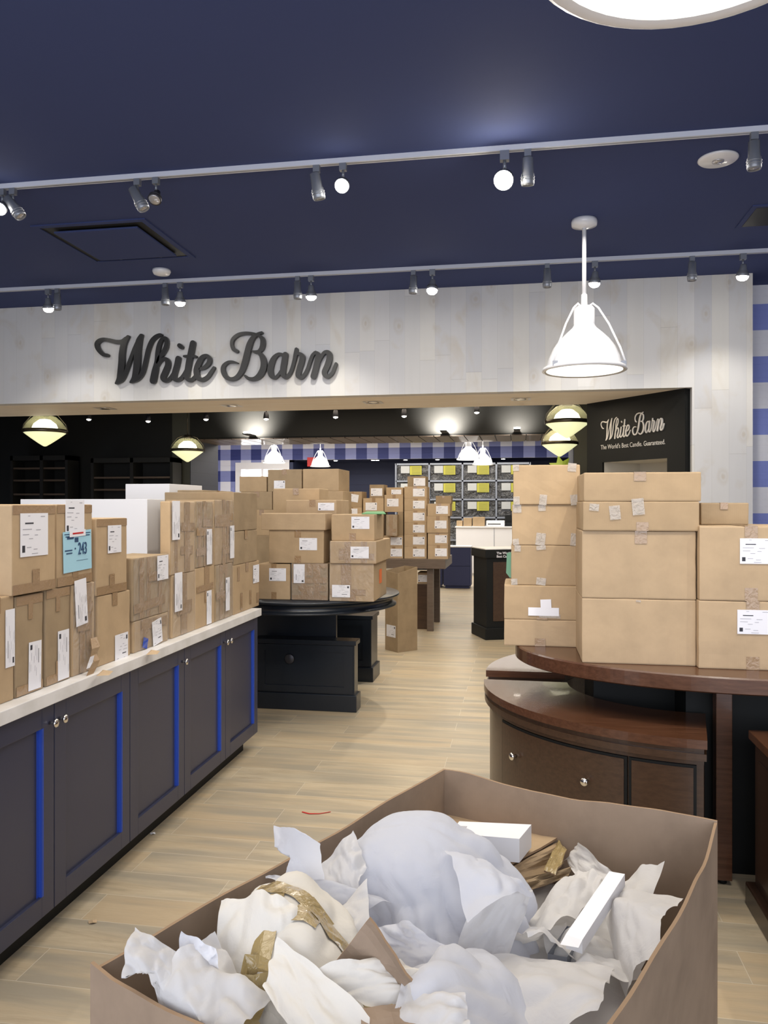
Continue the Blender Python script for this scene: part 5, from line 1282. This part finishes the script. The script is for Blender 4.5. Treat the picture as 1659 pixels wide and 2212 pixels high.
# more papers at the bottom
sheet([(565, 2120, .82), (600, 2040, .84), (800, 2200, .80), (720, 2330, .78)], 51, 'flat cream paper flap at the bottom left of centre', m='tissue_warm', bulge=.02, amp=.015)
sheet([(680, 2090, .84), (860, 2080, .82), (1010, 2150, .78), (800, 2170, .80)], 52, 'folded white paper strip across the bottom centre', bulge=.02, amp=.02, m='tissue_warm')
sheet([(870, 2110, .82), (1000, 2160, .80), (1010, 2230, .80), (830, 2280, .80)], 53, 'small folded white paper at the very bottom edge', bulge=.03, amp=.02)

# torn cardboard and cartons inside
def slab(cor, th, m, name, label, cat, n=8, warp=.006, seed=1, grp=None):
    c = [P(x, y, z) for x, y, z in cor]; nrm = (c[1]-c[0]).cross(c[3]-c[0]).normalized(); nrm = -nrm if nrm.z < 0 else nrm
    vs = []; fs = []
    for s_ in (0, 1):
        for j in range(n+1):
            for i in range(n+1):
                u, v = i/n, j/n; p = c[0].lerp(c[1], u).lerp(c[3].lerp(c[2], u), v)
                vs.append(p+nrm*(warp*noise.noise(Vector((u*3, v*3, seed)))+(0 if s_ else -th)))
    N = (n+1)**2
    for j in range(n):
        for i in range(n): e_ = j*(n+1)+i; fs += [(N+e_, N+e_+1, N+e_+n+2, N+e_+n+1), (e_, e_+n+1, e_+n+2, e_+1)]
    mb = MB(); mb.add(vs, fs, m)
    ef = []
    for i in range(n):
        e_ = i; ef.append((e_, e_+1, N+e_+1, N+e_)); e_ = n*(n+1)+i; ef.append((e_+1, e_, N+e_, N+e_+1))
        e_ = i*(n+1); ef.append((e_+n+1, e_, N+e_, N+e_+n+1)); e_ = i*(n+1)+n; ef.append((e_, e_+n+1, N+e_+n+1, N+e_))
    mb.add(vs, ef, 'card_edge'); return tag(mb.build(name, m), label, cat, grp)
GC = 'torn cardboard in the carton'
slab([(905, 1795, .665), (950, 1758, .665), (1235, 1793, .665), (1090, 1872, .665)], .006, 'card_lt', 'flattened_cardboard', 'flat cardboard sheet under the small white carton', 'cardboard', grp=GC)
slab([(1090, 1880, .655), (1222, 1810, .655), (1245, 1850, .60), (1130, 1920, .60)], .006, 'card', 'torn_cardboard', 'torn folded cardboard edge right of the flat sheet', 'cardboard', seed=3, warp=.02, grp=GC)
slab([(1120, 1905, .64), (1240, 1870, .64), (1225, 1895, .62), (1140, 1925, .62)], .006, 'card_dk', 'torn_cardboard', 'lower curled cardboard strip under the torn edge', 'cardboard', seed=4, warp=.02, grp=GC)
slab([(1175, 1880, .645), (1205, 1815, .66), (1225, 1835, .66), (1200, 1890, .645)], .005, 'tape_bin', 'torn_cardboard', 'glossy taped cardboard flap among the torn pieces', 'cardboard', seed=5, warp=.01, grp=GC)
slab([(722, 2080, .80), (800, 1980, .90), (892, 2115, .84), (840, 2150, .76)], .006, 'card_bin', 'cardboard_flap', 'brown triangular cardboard flap poking up at the centre', 'cardboard', seed=6, warp=.008, grp=GC)
slab([(775, 2175, .80), (905, 2165, .80), (930, 2240, .80), (790, 2260, .80)], .006, 'card_bin', 'cardboard_flap', 'brown cardboard piece at the very bottom edge', 'cardboard', seed=7, grp=GC)
# small white carton
a_, b_, c_, d_ = P(972, 1800, .735), P(992, 1774, .735), P(1148, 1781, .735), P(1122, 1812, .735)
h_ = .062; zb3_ = .735-h_
t = thing('white_carton', 'small white carton lying on the flat cardboard sheet', 'box', ((a_+c_)/2-Vector((0, 0, h_)))); o0 = t.location.copy()
def quadprism(mb, cs_, z0, z1, m):
    vs = [Vector((p.x, p.y, z0))-o0 for p in cs_]+[Vector((p.x, p.y, z1))-o0 for p in cs_]
    mb.add(vs, [(0, 1, 2, 3), (7, 6, 5, 4), (0, 4, 5, 1), (1, 5, 6, 2), (2, 6, 7, 3), (3, 7, 4, 0)], m); return mb
quadprism(MB(), (a_, b_, c_, d_), zb3_, .735, 'white_paint').build('carton', 'white_paint', t)
e_ = (b_-a_)*.5; f_ = (c_-b_)
quadprism(MB(), [a_+f_*.03+e_*.3, a_+f_*.03+e_*1.2, a_+f_*.16+e_*1.2, a_+f_*.16+e_*.3], .735, .7358, 'ink_gray').build('printed_mark', 'ink_gray', t)
# long white folding carton
a_, b_, c_, d_ = P(1222, 2018, .745), P(1316, 1882, .77), P(1350, 1888, .77), P(1258, 2030, .745)
t = thing('long_white_carton', 'long narrow white carton lying slanted in the tissue', 'box', (a_+c_)/2); o0 = t.location.copy()
mb = MB(); vs = [p-o0 for p in (a_, b_, c_, d_)]; vs += [v-Vector((0, 0, .028)) for v in vs]
mb.add(vs, [(0, 3, 2, 1), (4, 5, 6, 7), (0, 1, 5, 4), (1, 2, 6, 5), (2, 3, 7, 6), (3, 0, 4, 7)], 'white_paint'); mb.build('carton', 'white_paint', t)
mb = MB(); dn2 = (a_-b_).normalized()*.03
mb.add([a_-o0, d_-o0, d_-o0+dn2*.7+Vector((0, 0, -.004)), a_-o0+dn2+Vector((0, 0, -.004))], [(0, 1, 2, 3)], 'white_paint'); mb.build('end_flap', 'white_paint', t)
# open grey tray
a_, b_, c_, d_ = P(1183, 2060, .70), P(1225, 2000, .70), P(1262, 2010, .70), P(1225, 2068, .70)
t = thing('grey_tray', 'open grey-lined tray beneath the long white carton', 'box', (a_+c_)/2); o0 = t.location.copy()
mb = MB(); vs = [p-o0 for p in (a_, b_, c_, d_)]; lo = [v-Vector((0, 0, .03)) for v in vs]
mb.add(vs+lo, [(4, 5, 6, 7), (0, 1, 5, 4), (1, 2, 6, 5), (2, 3, 7, 6), (3, 0, 4, 7)], 'alu'); mb.build('tray', 'alu', t)
